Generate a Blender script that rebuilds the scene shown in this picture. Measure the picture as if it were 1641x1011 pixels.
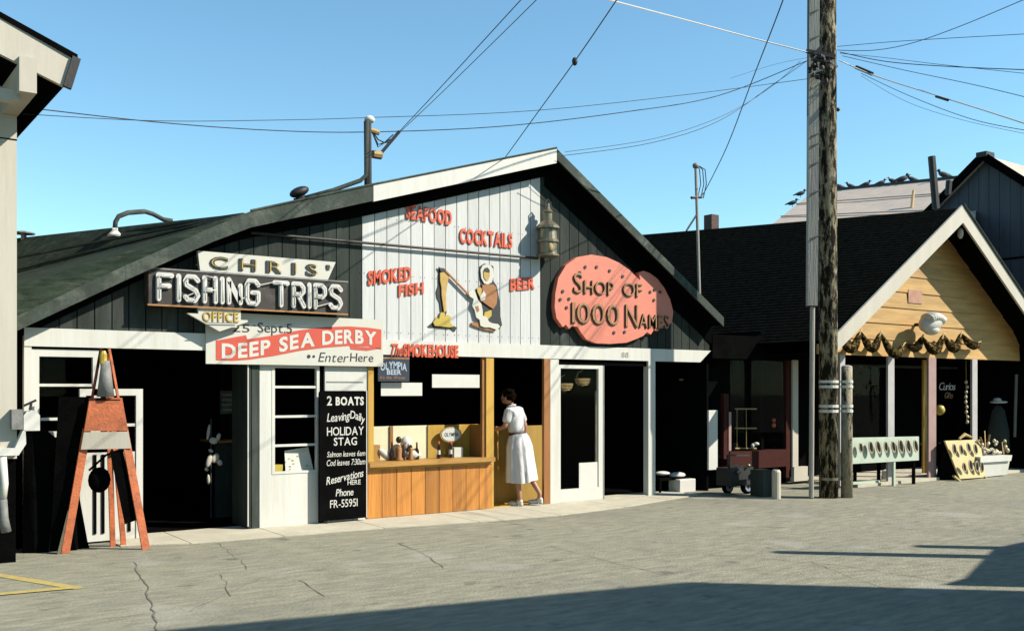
import bpy, bmesh, math, random
from mathutils import Vector, Matrix
random.seed(7)
R = math.radians
C = bpy.context.scene.collection
for o in list(bpy.data.objects): bpy.data.objects.remove(o)

# ---------------------------------------------------------------- camera, sky, sun
FPX = 1600.0; CX = 820.5; HY = 626.0; Z0 = 13.64; EYE = 1.6
TH = math.atan(1600 / 2203.0); CT, ST = math.cos(TH), math.sin(TH)
CAM = Vector((-Z0 * ST, -Z0 * CT, EYE))
scn = bpy.context.scene
cd = bpy.data.cameras.new('camera'); cam = bpy.data.objects.new('camera', cd); C.objects.link(cam)
cam.location = CAM; cam.rotation_euler = (R(90), 0, -TH)
cd.sensor_width = 36; cd.sensor_fit = 'HORIZONTAL'; cd.lens = 36 * FPX / 1641
cd.shift_y = (HY - 505.5) / 1641; cd.clip_end = 2000; cd.clip_start = .05
scn.camera = cam
SUN_EL = R(38.5)
SUN = Vector((.719, -.695, 0)).normalized() * math.cos(SUN_EL) + Vector((0, 0, math.sin(SUN_EL)))
w = bpy.data.worlds.new('World'); scn.world = w; w.use_nodes = True
nt = w.node_tree; nt.nodes.clear()
sky = nt.nodes.new('ShaderNodeTexSky'); sky.sky_type = 'NISHITA'; sky.sun_disc = False
sky.sun_elevation = SUN_EL; sky.sun_rotation = math.atan2(SUN.x, SUN.y)
sky.air_density = 1.0; sky.dust_density = .0; sky.ozone_density = 1.0; sky.altitude = 0
bg = nt.nodes.new('ShaderNodeBackground'); bg.inputs[1].default_value = .095
out = nt.nodes.new('ShaderNodeOutputWorld')
tint = nt.nodes.new('ShaderNodeMixRGB'); tint.blend_type = 'MULTIPLY'; tint.inputs[0].default_value = 1; tint.inputs[2].default_value = (.84, 1.15, 1.15, 1)
nt.links.new(sky.outputs[0], tint.inputs[1]); nt.links.new(tint.outputs[0], bg.inputs[0]); nt.links.new(bg.outputs[0], out.inputs[0])
sl = bpy.data.lights.new('sun', 'SUN'); sl.energy = 5.0; sl.angle = R(.5); sl.color = (1, .93, .82)
so = bpy.data.objects.new('sun', sl); C.objects.link(so); so.rotation_euler = SUN.to_track_quat('Z', 'Y').to_euler()
scn.view_settings.view_transform = 'Standard'; scn.view_settings.look = 'None'
scn.view_settings.gamma = 1; scn.view_settings.use_curve_mapping = False
scn.view_settings.exposure = 0.87

# ---------------------------------------------------------------- plan helpers (facade plane is y=0, street is -y)
def XZ(x, d):
    u = (x - CX) / FPX; Z = (Z0 * CT - d) / (CT - u * ST); return u * Z, Z
def T(x, d=0):
    X, Z = XZ(x, d); return X * CT + (Z - Z0) * ST
def H(x, y, d=0):
    return EYE + (HY - y) * XZ(x, d)[1] / FPX
def P(x, y, d=0): return Vector((T(x, d), -d, H(x, y, d)))
def G(x, y, z=0):
    Z = (EYE - z) * FPX / (y - HY); X = (x - CX) / FPX * Z
    return Vector((X * CT + (Z - Z0) * ST, -(X * ST - (Z - Z0) * CT), z))
def PZ(x, y, Z):
    X = (x - CX) / FPX * Z
    return Vector((X * CT + (Z - Z0) * ST, -(X * ST - (Z - Z0) * CT), EYE + (HY - y) * Z / FPX))

# ---------------------------------------------------------------- materials
ALB = .62
def mat(name, col, rough=.7, var=.15, scale=6, bump=.15, metal=0, stretch=(1, 1, 1), grime=None, gscale=1.5, gamt=.45, objvar=0, spec=.5, bscale=None, gpos=(.5, .72)):
    m = bpy.data.materials.new(name); m.use_nodes = True; n = m.node_tree; b = n.nodes['Principled BSDF']; L = n.links.new
    tc = n.nodes.new('ShaderNodeTexCoord'); mp = n.nodes.new('ShaderNodeMapping'); mp.inputs['Scale'].default_value = stretch
    geo = n.nodes.new('ShaderNodeNewGeometry')
    L(geo.outputs['Position'], mp.inputs[0])
    nz = n.nodes.new('ShaderNodeTexNoise'); nz.inputs['Scale'].default_value = scale; nz.inputs['Detail'].default_value = 6; nz.inputs['Roughness'].default_value = .65
    L(mp.outputs[0], nz.inputs[0])
    rp = n.nodes.new('ShaderNodeValToRGB')
    c = Vector(col) * ALB; lo = c * (1 - var); hi = c * (1 + var)
    rp.color_ramp.elements[0].position = .3; rp.color_ramp.elements[1].position = .7
    rp.color_ramp.elements[0].color = (*lo, 1); rp.color_ramp.elements[1].color = (*[min(1, v) for v in hi], 1)
    L(nz.outputs[0], rp.inputs[0]); cur = rp.outputs[0]
    if grime:
        g = n.nodes.new('ShaderNodeTexNoise'); g.inputs['Scale'].default_value = gscale; g.inputs['Detail'].default_value = 8; g.inputs['Roughness'].default_value = .7
        L(mp.outputs[0], g.inputs[0])
        gr = n.nodes.new('ShaderNodeValToRGB'); gr.color_ramp.elements[0].position = gpos[0]; gr.color_ramp.elements[1].position = gpos[1]
        gr.color_ramp.elements[0].color = (0, 0, 0, 1); gr.color_ramp.elements[1].color = (gamt, gamt, gamt, 1); L(g.outputs[0], gr.inputs[0])
        mx = n.nodes.new('ShaderNodeMixRGB'); mx.inputs[2].default_value = (*grime, 1); L(gr.outputs[0], mx.inputs[0]); L(cur, mx.inputs[1]); cur = mx.outputs[0]
    if objvar:
        oi = n.nodes.new('ShaderNodeObjectInfo'); hs = n.nodes.new('ShaderNodeHueSaturation')
        mr = n.nodes.new('ShaderNodeMapRange'); mr.inputs[3].default_value = 1 - objvar; mr.inputs[4].default_value = 1 + objvar
        L(oi.outputs['Random'], mr.inputs[0]); L(mr.outputs[0], hs.inputs['Value']); L(cur, hs.inputs['Color']); cur = hs.outputs[0]
    L(cur, b.inputs['Base Color']); b.inputs['Roughness'].default_value = rough; b.inputs['Metallic'].default_value = metal
    b.inputs['Specular IOR Level'].default_value = spec
    if bump:
        bn = n.nodes.new('ShaderNodeTexNoise'); bn.inputs['Scale'].default_value = bscale or scale * 5; bn.inputs['Detail'].default_value = 4; L(mp.outputs[0], bn.inputs[0])
        bp = n.nodes.new('ShaderNodeBump'); bp.inputs['Strength'].default_value = bump; bp.inputs['Distance'].default_value = .02
        L(bn.outputs[0], bp.inputs['Height']); L(bp.outputs[0], b.inputs['Normal'])
    return m
def glassmat(name, tint=(.94, .96, .95), refl=.05):
    m = bpy.data.materials.new(name); m.use_nodes = True; n = m.node_tree; n.nodes.clear(); L = n.links.new
    o = n.nodes.new('ShaderNodeOutputMaterial'); t = n.nodes.new('ShaderNodeBsdfTransparent'); t.inputs[0].default_value = (*tint, 1)
    g = n.nodes.new('ShaderNodeBsdfGlossy'); g.inputs['Roughness'].default_value = .02
    f = n.nodes.new('ShaderNodeLayerWeight'); f.inputs[0].default_value = .5
    pw_ = n.nodes.new('ShaderNodeMath'); pw_.operation = 'POWER'; pw_.inputs[1].default_value = 4; L(f.outputs['Facing'], pw_.inputs[0])
    mx = n.nodes.new('ShaderNodeMixShader'); mu = n.nodes.new('ShaderNodeMath'); mu.operation = 'MULTIPLY_ADD'; mu.inputs[1].default_value = .15; mu.inputs[2].default_value = .004; L(pw_.outputs[0], mu.inputs[0]); L(mu.outputs[0], mx.inputs[0]); L(t.outputs[0], mx.inputs[1]); L(g.outputs[0], mx.inputs[2]); L(mx.outputs[0], o.inputs[0])
    return m
M = {}
V = (1, 1, .12)      # vertical grain
M['white'] = mat('white_paint', (.76, .75, .67), .6, .08, 3, .2, stretch=V, grime=(.38, .35, .26), gscale=4, gamt=.5, gpos=(.52, .75))
M['whiteboard'] = mat('white_board_paint', (.69, .70, .67), .65, .09, 4, .3, stretch=V, grime=(.36, .36, .30), gscale=5, gamt=.45, objvar=.06, gpos=(.52, .75))
M['cream'] = mat('cream_paint', (.62, .57, .46), .65, .08, 3, .15, stretch=V, grime=(.33, .29, .2), gscale=2.5, gamt=.4)
M['greenboard'] = mat('dark_green_board', (.030, .040, .032), .8, .3, 5, .25, stretch=V, grime=(.075, .08, .075), gscale=2, gamt=.6, objvar=.25, spec=.2)
M['greenroof'] = mat('green_roofing_felt', (.026, .042, .028), .95, .6, 5, .6, stretch=(.25, 3, 3), grime=(.10, .12, .08), gscale=4, gamt=.4, bscale=60, spec=.15)
M['greenfascia'] = mat('green_fascia', (.040, .056, .042), .9, .3, 5, .3, grime=(.13, .14, .11), gscale=3, gamt=.6)
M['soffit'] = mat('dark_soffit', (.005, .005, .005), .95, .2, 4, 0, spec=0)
M['black'] = mat('black_paint', (.006, .006, .006), .8, .25, 6, .05, spec=0)
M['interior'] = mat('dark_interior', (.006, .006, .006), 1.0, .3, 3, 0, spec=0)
M['ochre'] = mat('ochre_paint', (.66, .38, .05), .6, .16, 5, .15, stretch=V, grime=(.35, .17, .03), gscale=4, gamt=.5)
M['plank'] = mat('orange_varnished_plank', (.62, .25, .04), .5, .25, 9, .3, stretch=(2, 2, .1), grime=(.28, .09, .02), gscale=5, gamt=.55, objvar=.22)
M['brownpost'] = mat('brown_post_paint', (.40, .16, .035), .55, .2, 8, .2, stretch=V)
M['counter'] = mat('counter_wood', (.52, .27, .06), .5, .2, 8, .2, stretch=(.15, 1, 1))
M['red'] = mat('red_letter_paint', (.74, .11, .035), .5, .1, 8, .08)
M['redprint'] = mat('red_sign_print', (.70, .09, .045), .6, .06, 8, 0)
M['blackprint'] = mat('black_sign_print', (.015, .017, .02), .6, .1, 8, 0)
M['whiteprint'] = mat('white_sign_print', (.74, .72, .64), .6, .05, 8, 0)
M['signwhite'] = mat('sign_white_enamel', (.74, .72, .62), .45, .05, 2.5, .04, grime=(.48, .43, .3), gscale=2, gamt=.4)
M['signblack'] = mat('sign_dark_enamel', (.030, .024, .018), .7, .35, 4, .1, grime=(.12, .10, .08), gscale=3, gamt=.6)
M['neon'] = mat('white_neon_tube', (.78, .76, .70), .25, .04, 8, 0)
M['yellowprint'] = mat('yellow_sign_paint', (.62, .42, .08), .5, .1, 8, 0)
M['pink'] = mat('salmon_pink_sign', (.80, .24, .15), .55, .09, 5, .1, grime=(.55, .15, .10), gscale=3, gamt=.6)
M['gold'] = mat('carved_letter_edge', (.44, .21, .07), .5, .2, 8, 0)
M['asphalt'] = mat('worn_asphalt', (.335, .32, .225), .95, .34, 7, .8, grime=(.17, .165, .125), gscale=1.1, gamt=.7, bscale=55, stretch=(.5, 1.6, 1))
M['concrete'] = mat('pale_concrete', (.62, .57, .43), .9, .14, 3, .4, grime=(.33, .30, .22), gscale=2.5, gamt=.6, bscale=60)
M['crack'] = mat('crack_dirt', (.17, .16, .12), 1, .3, 9, 0)
M['yellowline'] = mat('yellow_road_paint', (.56, .43, .12), .8, .2, 14, .2, grime=(.22, .2, .14), gscale=9, gamt=.7)
M['shingle'] = mat('black_roof_shingle', (.010, .011, .009), .95, .45, 9, .5, bscale=50, spec=0)
M['siding'] = mat('yellow_lap_siding', (.56, .33, .095), .7, .28, 6, .2, stretch=(.2, 1, 2), grime=(.45, .24, .07), gscale=2, gamt=.5, objvar=.1)
M['bluewall'] = mat('blue_grey_siding', (.075, .085, .105), .8, .25, 4, .3, stretch=(1, 1, .15), grime=(.04, .05, .07), gscale=2, gamt=.5)
M['pinkroof'] = mat('sunbleached_pink_roof', (.60, .50, .41), .9, .12, 2.5, .25, grime=(.42, .29, .22), gscale=.6, gamt=.5)
M['pole'] = mat('weathered_pole_wood', (.36, .31, .20), .95, .5, 22, .9, stretch=(1, 1, .3), grime=(.012, .010, .006), gscale=13, gamt=1, spec=.1, gpos=(.44, .53))
M['stub'] = mat('pale_mottled_pole_wood', (.48, .42, .30), .95, .5, 22, .9, stretch=(1, 1, .3), grime=(.03, .025, .015), gscale=11, gamt=1, spec=.1, gpos=(.52, .60))
M['riser'] = mat('grey_riser_board', (.44, .41, .35), .8, .2, 8, .3, stretch=(1, 1, .1), grime=(.12, .11, .08), gscale=8, gamt=.5)
M['iron'] = mat('dark_iron', (.03, .03, .028), .6, .3, 12, .1, metal=.3)
M['galv'] = mat('galvanised_metal', (.32, .28, .19), .4, .3, 8, .1, metal=.7)
M['wire'] = mat('wire_black', (.02, .025, .03), .7, .1, 8, 0)
M['whitewire'] = mat('wire_white', (.75, .72, .66), .6, .1, 8, 0)
M['orange'] = mat('orange_ladder_paint', (.62, .16, .05), .65, .25, 8, .3, grime=(.20, .06, .03), gscale=11, gamt=.8)
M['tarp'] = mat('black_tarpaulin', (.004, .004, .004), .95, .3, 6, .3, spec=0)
M['redframe'] = mat('dark_red_frame', (.060, .012, .008), .8, .2, 8, .1, spec=.15)
M['skin'] = mat('skin', (.48, .24, .15), .55, .05, 8, 0)
M['hair'] = mat('dark_brown_hair', (.010, .006, .004), .95, .4, 40, .3, spec=0)
M['dress'] = mat('white_cotton_dress', (.74, .72, .70), .85, .07, 9, .9, stretch=(1, 1, .35), bscale=14)
M['shoe'] = mat('white_shoe_leather', (.68, .64, .58), .5, .06, 8, 0)
M['belt'] = mat('brown_belt', (.09, .03, .02), .5, .1, 8, 0)
M['mint'] = mat('pale_green_rack_paint', (.56, .64, .50), .6, .1, 5, .1, grime=(.3, .36, .25), gscale=5, gamt=.4)
M['yellowrack'] = mat('pale_yellow_rack_paint', (.66, .53, .22), .6, .1, 5, .1, grime=(.4, .3, .1), gscale=5, gamt=.4)
M['shell'] = mat('abalone_shell', (.16, .12, .08), .45, .6, 22, .4)
M['shellrim'] = mat('pale_shell_rim', (.60, .52, .36), .5, .2, 20, .1)
M['clam'] = mat('white_giant_clam', (.74, .71, .62), .6, .12, 10, .5, grime=(.35, .35, .3), gscale=8, gamt=.5)
M['net'] = mat('dark_netting', (.03, .024, .012), .9, .5, 40, .8, grime=(.50, .34, .12), gscale=16, gamt=.8, spec=0)
M['postpink'] = mat('pale_pink_post', (.52, .49, .47), .6, .1, 6, .1)
M['patch'] = mat('faded_orange_patch', (.50, .26, .16), .7, .2, 8, .1)
M['postred'] = mat('rose_post', (.42, .26, .23), .6, .1, 6, .1)
M['paper'] = mat('white_paper', (.78, .76, .68), .8, .04, 8, 0)
M['displaycream'] = mat('display_cream_paint', (.95, .86, .58), .6, .06, 4, .05)
M['yellow'] = mat('yellow_enamel', (.62, .45, .06), .5, .1, 8, 0)
M['basket'] = mat('woven_straw', (.50, .33, .12), .7, .3, 30, .3)
M['glassdark'] = mat('brown_bottle', (.045, .018, .01), .15, .1, 8, 0)
M['gull'] = mat('gull_grey', (.05, .05, .055), .8, .4, 20, 0)
M['gullwhite'] = mat('gull_white', (.6, .6, .6), .8, .1, 20, 0)
M['brick'] = mat('chimney_brick', (.12, .07, .055), .9, .3, 20, .3)
M['leaf'] = mat('dry_plant', (.22, .20, .09), .8, .4, 20, 0)
M['hub'] = mat('blue_grey_hub', (.34, .40, .48), .5, .3, 20, .1, metal=.3)
M['opposite'] = mat('brown_weatherboard', (.05, .04, .033), .9, .3, 2, .1)
M['glass'] = glassmat('window_glass')
M['parka'] = mat('brown_parka_paint', (.42, .17, .045), .6, .15, 10, 0)
M['bluesign'] = mat('blue_sign_print', (.012, .022, .045), .6, .1, 8, 0)
M['lightblue'] = mat('pale_blue_print', (.45, .55, .65), .6, .1, 8, 0)
M['grey'] = mat('mid_grey_paint', (.24, .24, .22), .7, .2, 8, .2)
M['orangefish'] = mat('amber_paint', (.60, .38, .09), .6, .2, 14, 0)

# ---------------------------------------------------------------- object helpers
def root_loc(o):
    v = Vector((0, 0, 0))
    while o is not None: v += o.location; o = o.parent
    return v
def tag(o, label=None, cat=None, group=None, kind=None):
    if label: o['label'] = label
    if cat: o['category'] = cat
    if group: o['group'] = group
    if kind: o['kind'] = kind
    return o
def thing(name, label, cat, loc, group=None):
    o = bpy.data.objects.new(name, None); C.objects.link(o); o.location = loc; o.empty_display_size = .2
    return tag(o, label, cat, group)
def dup(root, loc, label=None, rot=None, scale=None):
    r = root.copy(); C.objects.link(r); r.location = loc
    if rot is not None: r.rotation_euler = rot
    if scale is not None: r.scale = scale
    if label: r['label'] = label
    for ch in root.children:
        c = ch.copy(); C.objects.link(c); c.parent = r
        for g in ch.children:
            d = g.copy(); C.objects.link(d); d.parent = c
    return r
class MB:
    def __init__(s): s.v = []; s.f = []
    def add(s, vs, fs):
        k = len(s.v); s.v += [Vector(a) for a in vs]; s.f += [tuple(i + k for i in f) for f in fs]; return s
    def box(s, x0, x1, y0, y1, z0, z1):
        x0, x1 = sorted((x0, x1)); y0, y1 = sorted((y0, y1)); z0, z1 = sorted((z0, z1))
        return s.add([(x0, y0, z0), (x1, y0, z0), (x1, y1, z0), (x0, y1, z0), (x0, y0, z1), (x1, y0, z1), (x1, y1, z1), (x0, y1, z1)],
                     [(0, 3, 2, 1), (4, 5, 6, 7), (0, 1, 5, 4), (1, 2, 6, 5), (2, 3, 7, 6), (3, 0, 4, 7)])
    def pbox(s, x0, y0, x1, y1, d, th=.04):     # seen rectangle on the plane at d in front of the facade
        xm = (x0 + x1) / 2
        return s.box(T(x0, d), T(x1, d), -d, -d + th, H(xm, y0, d), H(xm, y1, d))
    def prism(s, poly, y0, y1):                   # poly in (x,z)
        n = len(poly); a = [(p[0], y0, p[1]) for p in poly]; b = [(p[0], y1, p[1]) for p in poly]
        return s.add(a + b, [tuple(range(n)), tuple(range(2 * n - 1, n - 1, -1))] + [(i, i + n, (i + 1) % n + n, (i + 1) % n) for i in range(n)])
    def bar(s, a, b, w, h=None, up=(0, 0, 1)):
        h = h or w; a = Vector(a); b = Vector(b); d = (b - a).normalized(); u = Vector(up)
        if abs(d.dot(u)) > .98: u = Vector((0, 1, 0))
        x = d.cross(u).normalized() * w / 2; y = x.cross(d).normalized() * h / 2
        return s.add([a - x - y, a + x - y, a + x + y, a - x + y, b - x - y, b + x - y, b + x + y, b - x + y],
                     [(0, 1, 2, 3), (7, 6, 5, 4), (0, 4, 5, 1), (1, 5, 6, 2), (2, 6, 7, 3), (3, 7, 4, 0)])
    def tube(s, pts, r, n=6, caps=True):
        pts = [Vector(p) for p in pts]; rr = r if isinstance(r, (list, tuple)) else [r] * len(pts); k = len(s.v); prev = None
        for i, p in enumerate(pts):
            d = (pts[min(i + 1, len(pts) - 1)] - pts[max(i - 1, 0)]).normalized()
            if prev is None:
                u = Vector((0, 0, 1)) if abs(d.z) < .9 else Vector((0, 1, 0)); x = d.cross(u).normalized()
            else: x = (prev - d * prev.dot(d)).normalized()
            prev = x; y = d.cross(x)
            for j in range(n):
                a = 2 * math.pi * j / n; s.v.append(p + (x * math.cos(a) + y * math.sin(a)) * rr[i])
        for i in range(len(pts) - 1):
            for j in range(n):
                s.f.append((k + i * n + j, k + i * n + (j + 1) % n, k + (i + 1) * n + (j + 1) % n, k + (i + 1) * n + j))
        if caps:
            s.f.append(tuple(k + j for j in range(n - 1, -1, -1))); s.f.append(tuple(k + (len(pts) - 1) * n + j for j in range(n)))
        return s
    def lathe(s, c, prof, n=16, sx=1, sy=1):
        c = Vector(c); k = len(s.v)
        for r, z in prof:
            for j in range(n):
                a = 2 * math.pi * j / n; s.v.append(c + Vector((r * sx * math.cos(a), r * sy * math.sin(a), z)))
        for i in range(len(prof) - 1):
            for j in range(n):
                s.f.append((k + i * n + j, k + i * n + (j + 1) % n, k + (i + 1) * n + (j + 1) % n, k + (i + 1) * n + j))
        s.f.append(tuple(k + j for j in range(n - 1, -1, -1))); s.f.append(tuple(k + (len(prof) - 1) * n + j for j in range(n)))
        return s
    def ell(s, c, rx, ry, rz, n=12, m=8, rot=None, dz=0):
        c = Vector(c); k = len(s.v); Rm = rot.to_matrix() if rot is not None else None
        for i in range(m + 1):
            p = math.pi * i / m
            for j in range(n):
                a = 2 * math.pi * j / n
                v = Vector((rx * math.sin(p) * math.cos(a), ry * math.sin(p) * math.sin(a), rz * math.cos(p)))
                s.v.append(c + (Rm @ v if Rm else v))
        for i in range(m):
            for j in range(n):
                s.f.append((k + i * n + j, k + (i + 1) * n + j, k + (i + 1) * n + (j + 1) % n, k + i * n + (j + 1) % n))
        return s
    def build(s, name, m, parent=None, smooth=False, origin=None, bevel=0):
        if parent is not None: L = root_loc(parent)
        else:
            if origin is None:
                xs = [v.x for v in s.v]; ys = [v.y for v in s.v]; zs = [v.z for v in s.v]
                origin = ((min(xs) + max(xs)) / 2, (min(ys) + max(ys)) / 2, min(zs))
            L = Vector(origin)
        me = bpy.data.meshes.new(name); me.from_pydata([v - L for v in s.v], [], s.f); me.validate()
        bm = bmesh.new(); bm.from_mesh(me); bmesh.ops.remove_doubles(bm, verts=bm.verts, dist=1e-6)
        bmesh.ops.recalc_face_normals(bm, faces=bm.faces)
        if bevel: bmesh.ops.bevel(bm, geom=bm.edges[:], offset=bevel, segments=1, affect='EDGES')
        bm.to_mesh(me); bm.free()
        if smooth:
            for p in me.polygons: p.use_smooth = True
        me.materials.append(M[m] if isinstance(m, str) else m)
        o = bpy.data.objects.new(name, me); C.objects.link(o)
        if parent is not None: o.parent = parent
        else: o.location = L
        return o
def pb(name, m, parent, x0, y0, x1, y1, d=0, th=.04, bevel=0): return MB().pbox(x0, y0, x1, y1, d, th).build(name, m, parent, bevel=bevel)
def bx(name, m, parent, *a, bevel=0):
    if name == 'pane': return MB().add([(a[0], a[2], a[4]), (a[1], a[2], a[4]), (a[1], a[2], a[5]), (a[0], a[2], a[5])], [(0, 1, 2, 3)]).build(name, m, parent)
    return MB().box(*a).build(name, m, parent, bevel=bevel)

# letters -----------------------------------------------------------------
_gc = {}
def glyph(ch, bold):
    k = (ch, bold)
    if k in _gc: return _gc[k]
    cu = bpy.data.curves.new('tmp', 'FONT'); cu.body = ch; cu.size = 1; cu.offset = bold; cu.resolution_u = 3; cu.fill_mode = 'NONE' if 0 else 'BOTH'
    o = bpy.data.objects.new('tmp', cu); C.objects.link(o); dg = bpy.context.evaluated_depsgraph_get(); dg.update()
    me = bpy.data.meshes.new_from_object(o.evaluated_get(dg))
    vs = [(v.co.x, v.co.y) for v in me.vertices]; fs = [tuple(p.vertices) for p in me.polygons]
    bpy.data.objects.remove(o); bpy.data.curves.remove(cu); bpy.data.meshes.remove(me)
    _gc[k] = (vs, fs); return _gc[k]
def extrude(vs, fs, mapf, th):
    bm = bmesh.new(); bv = [bm.verts.new((x, y, 0)) for x, y in vs]
    for f in fs:
        try: bm.faces.new([bv[i] for i in f])
        except ValueError: pass
    bmesh.ops.remove_doubles(bm, verts=bm.verts, dist=1e-5)
    if th:
        r = bmesh.ops.extrude_face_region(bm, geom=bm.faces[:])
        for v in [g for g in r['geom'] if isinstance(g, bmesh.types.BMVert)]: v.co.z = 1
    bm.verts.index_update(); V_ = [mapf(v.co.x, v.co.y, v.co.z) for v in bm.verts]; F_ = [tuple(v.index for v in f.verts) for f in bm.faces]
    bm.free(); return V_, F_
CAP = .73
def word(text, x0, x1, zb, cap, y, th, m, parent, bold=.0, gap=.09, shear=0, rise=0, sizes=None, single=True, name='lettering', wave=None, front=1):
    """Letters standing on the plane y, from x0 to x1, baseline zb, cap height cap; th = thickness towards the street."""
    cur = 0; items = []
    for i, ch in enumerate(text):
        sz = sizes[i] if sizes else 1
        if ch == ' ': cur += .32; continue
        vs, fs = glyph(ch, bold)
        if not vs: continue
        a = min(v[0] for v in vs); b = max(v[0] for v in vs)
        items.append((vs, fs, cur - a * sz, sz, ch)); cur += (b - a) * sz + gap
    cur -= gap; kx = (x1 - x0) / cur; kz = cap / CAP
    acc = MB()
    for vs, fs, off, sz, ch in items:
        def mp(px, pz, e):
            X = (off + px * sz) * kx; Z_ = pz * sz * kz
            zz = zb + Z_ + rise * X + (wave(X / (x1 - x0)) if wave else 0)
            return Vector((x0 + X + shear * Z_, y - e * th, zz))
        V_, F_ = extrude(vs, fs, mp, th)
        if single: acc.add(V_, F_)
        else: MB().add(V_, F_).build(name, m, parent)
    if single: return acc.build(name, m, parent)
def pword(text, px0, px1, pyb, pyt, d, th, m, parent, **k):   # seen extents on plane d
    xm = (px0 + px1) / 2; zb = H(xm, pyb, d); zt = H(xm, pyt, d)
    return word(text, T(px0, d), T(px1, d), zb, zt - zb, -d, th, m, parent, **k)

# ================================================================ GROUND
gm = MB().add([(-300, -300, 0), (300, -300, 0), (300, 300, 0), (-300, 300, 0)], [(0, 1, 2, 3)])
_m = M['asphalt'].node_tree; _b = _m.nodes['Principled BSDF']; _src = _b.inputs['Base Color'].links[0].from_socket
_g = _m.nodes.new('ShaderNodeNewGeometry')
for sc_, lo, hi, c_, am, dt in ((.45, .52, .68, (.13, .125, .10), .55, 3), (3.1, .66, .74, (.045, .042, .036), .6, 2), (.9, .60, .66, (.30, .29, .24), .5, 9)):
    _n = _m.nodes.new('ShaderNodeTexNoise'); _n.inputs['Scale'].default_value = sc_; _n.inputs['Detail'].default_value = dt; _m.links.new(_g.outputs['Position'], _n.inputs[0])
    _r = _m.nodes.new('ShaderNodeValToRGB'); _r.color_ramp.elements[0].position = lo; _r.color_ramp.elements[1].position = hi
    _r.color_ramp.elements[0].color = (0, 0, 0, 1); _r.color_ramp.elements[1].color = (am, am, am, 1); _m.links.new(_n.outputs[0], _r.inputs[0])
    _x = _m.nodes.new('ShaderNodeMixRGB'); _x.inputs[2].default_value = (*c_, 1); _m.links.new(_r.outputs[0], _x.inputs[0]); _m.links.new(_src, _x.inputs[1]); _src = _x.outputs[0]
_m.links.new(_src, _b.inputs['Base Color'])
road = tag(gm.build('road', 'asphalt', origin=(0, 0, 0)), kind='structure')
# paler concrete apron in front of the shops, cast in bays
apron = bpy.data.objects.new('pavement', None); C.objects.link(apron); tag(apron, kind='structure')
edge = [(-5.25, .40), (-4.6, .62), (-3.6, .70), (-2.4, .78), (-1.2, .98), (0, 1.05), (1.3, .86), (2.4, .55), (3.3, .34)]
for i in range(len(edge) - 1):
    (a, da), (b, db) = edge[i], edge[i + 1]; g = .006
    MB().add([(a + g, .3, 0), (b - g, .3, 0), (b - g, -db, 0), (a + g, -da, 0), (a + g, .3, .022), (b - g, .3, .022), (b - g, -db, .010), (a + g, -da, .010)],
             [(4, 5, 6, 7), (0, 4, 7, 3), (3, 7, 6, 2), (2, 6, 5, 1)]).build('slab', 'concrete', apron)
# cracks
def crack(pts, w=.012, jit=.02):
    m = MB(); q = []
    for i in range(len(pts) - 1):
        a, b = pts[i], pts[i + 1]; n = max(2, int((b - a).length / .12))
        for k in range(n): q.append(a.lerp(b, k / n) + Vector((random.uniform(-jit, jit), random.uniform(-jit, jit), 0)))
    q.append(pts[-1])
    L = []; 
    for i, p in enumerate(q):
        d = (q[min(i + 1, len(q) - 1)] - q[max(0, i - 1)]).normalized(); n = Vector((-d.y, d.x, 0)); ww = w * .7 * random.uniform(.3, 1.2) / 2
        L.append((p + n * ww, p - n * ww))
    for i in range(len(L) - 1):
        m.add([(*L[i][0].xy, .004), (*L[i][1].xy, .004), (*L[i + 1][1].xy, .004), (*L[i + 1][0].xy, .004)], [(0, 1, 2, 3)])
    m.build('crack', 'crack', road)
for ps, w_ in [([(215, 900), (230, 930), (245, 975), (258, 1040)], .02), ([(310, 860), (352, 872), (385, 898), (395, 912)], .014), ([(355, 920), (370, 955)], .01),
               ([(640, 870), (690, 893), (710, 910)], .014), ([(300, 980), (420, 925), (560, 905), (700, 900)], .008), ([(480, 930), (520, 955)], .012),
               ([(880, 848), (1240, 860), (1641, 872)], .012), ([(880, 875), (1000, 905), (1060, 920)], .012), ([(990, 880), (1200, 893), (1340, 905), (1540, 935)], .012),
               ([(1300, 900), (1420, 945)], .01), ([(60, 880), (130, 890), (200, 880)], .01), ([(1360, 790), (1420, 796), (1500, 800)], .02), ([(1380, 840), (1500, 852), (1641, 850)], .008)]:
    crack([G(*p) for p in ps], w_)
pa = MB()
def strip(a, b, w, z=.004):
    d = (b - a).normalized(); n = Vector((-d.y, d.x, 0)) * w / 2
    return [(*(a + n).xy, z), (*(a - n).xy, z), (*(b - n).xy, z), (*(b + n).xy, z)]
pa.add(strip(G(-60, 912), G(128, 943), .10), [(0, 1, 2, 3)]); pa.build('painted_marking', 'yellowline', road)
pa = MB(); pa.add(strip(G(-60, 958), G(118, 942), .10, .008), [(0, 1, 2, 3)]); pa.build('painted_marking', 'yellowline', road)

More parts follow.
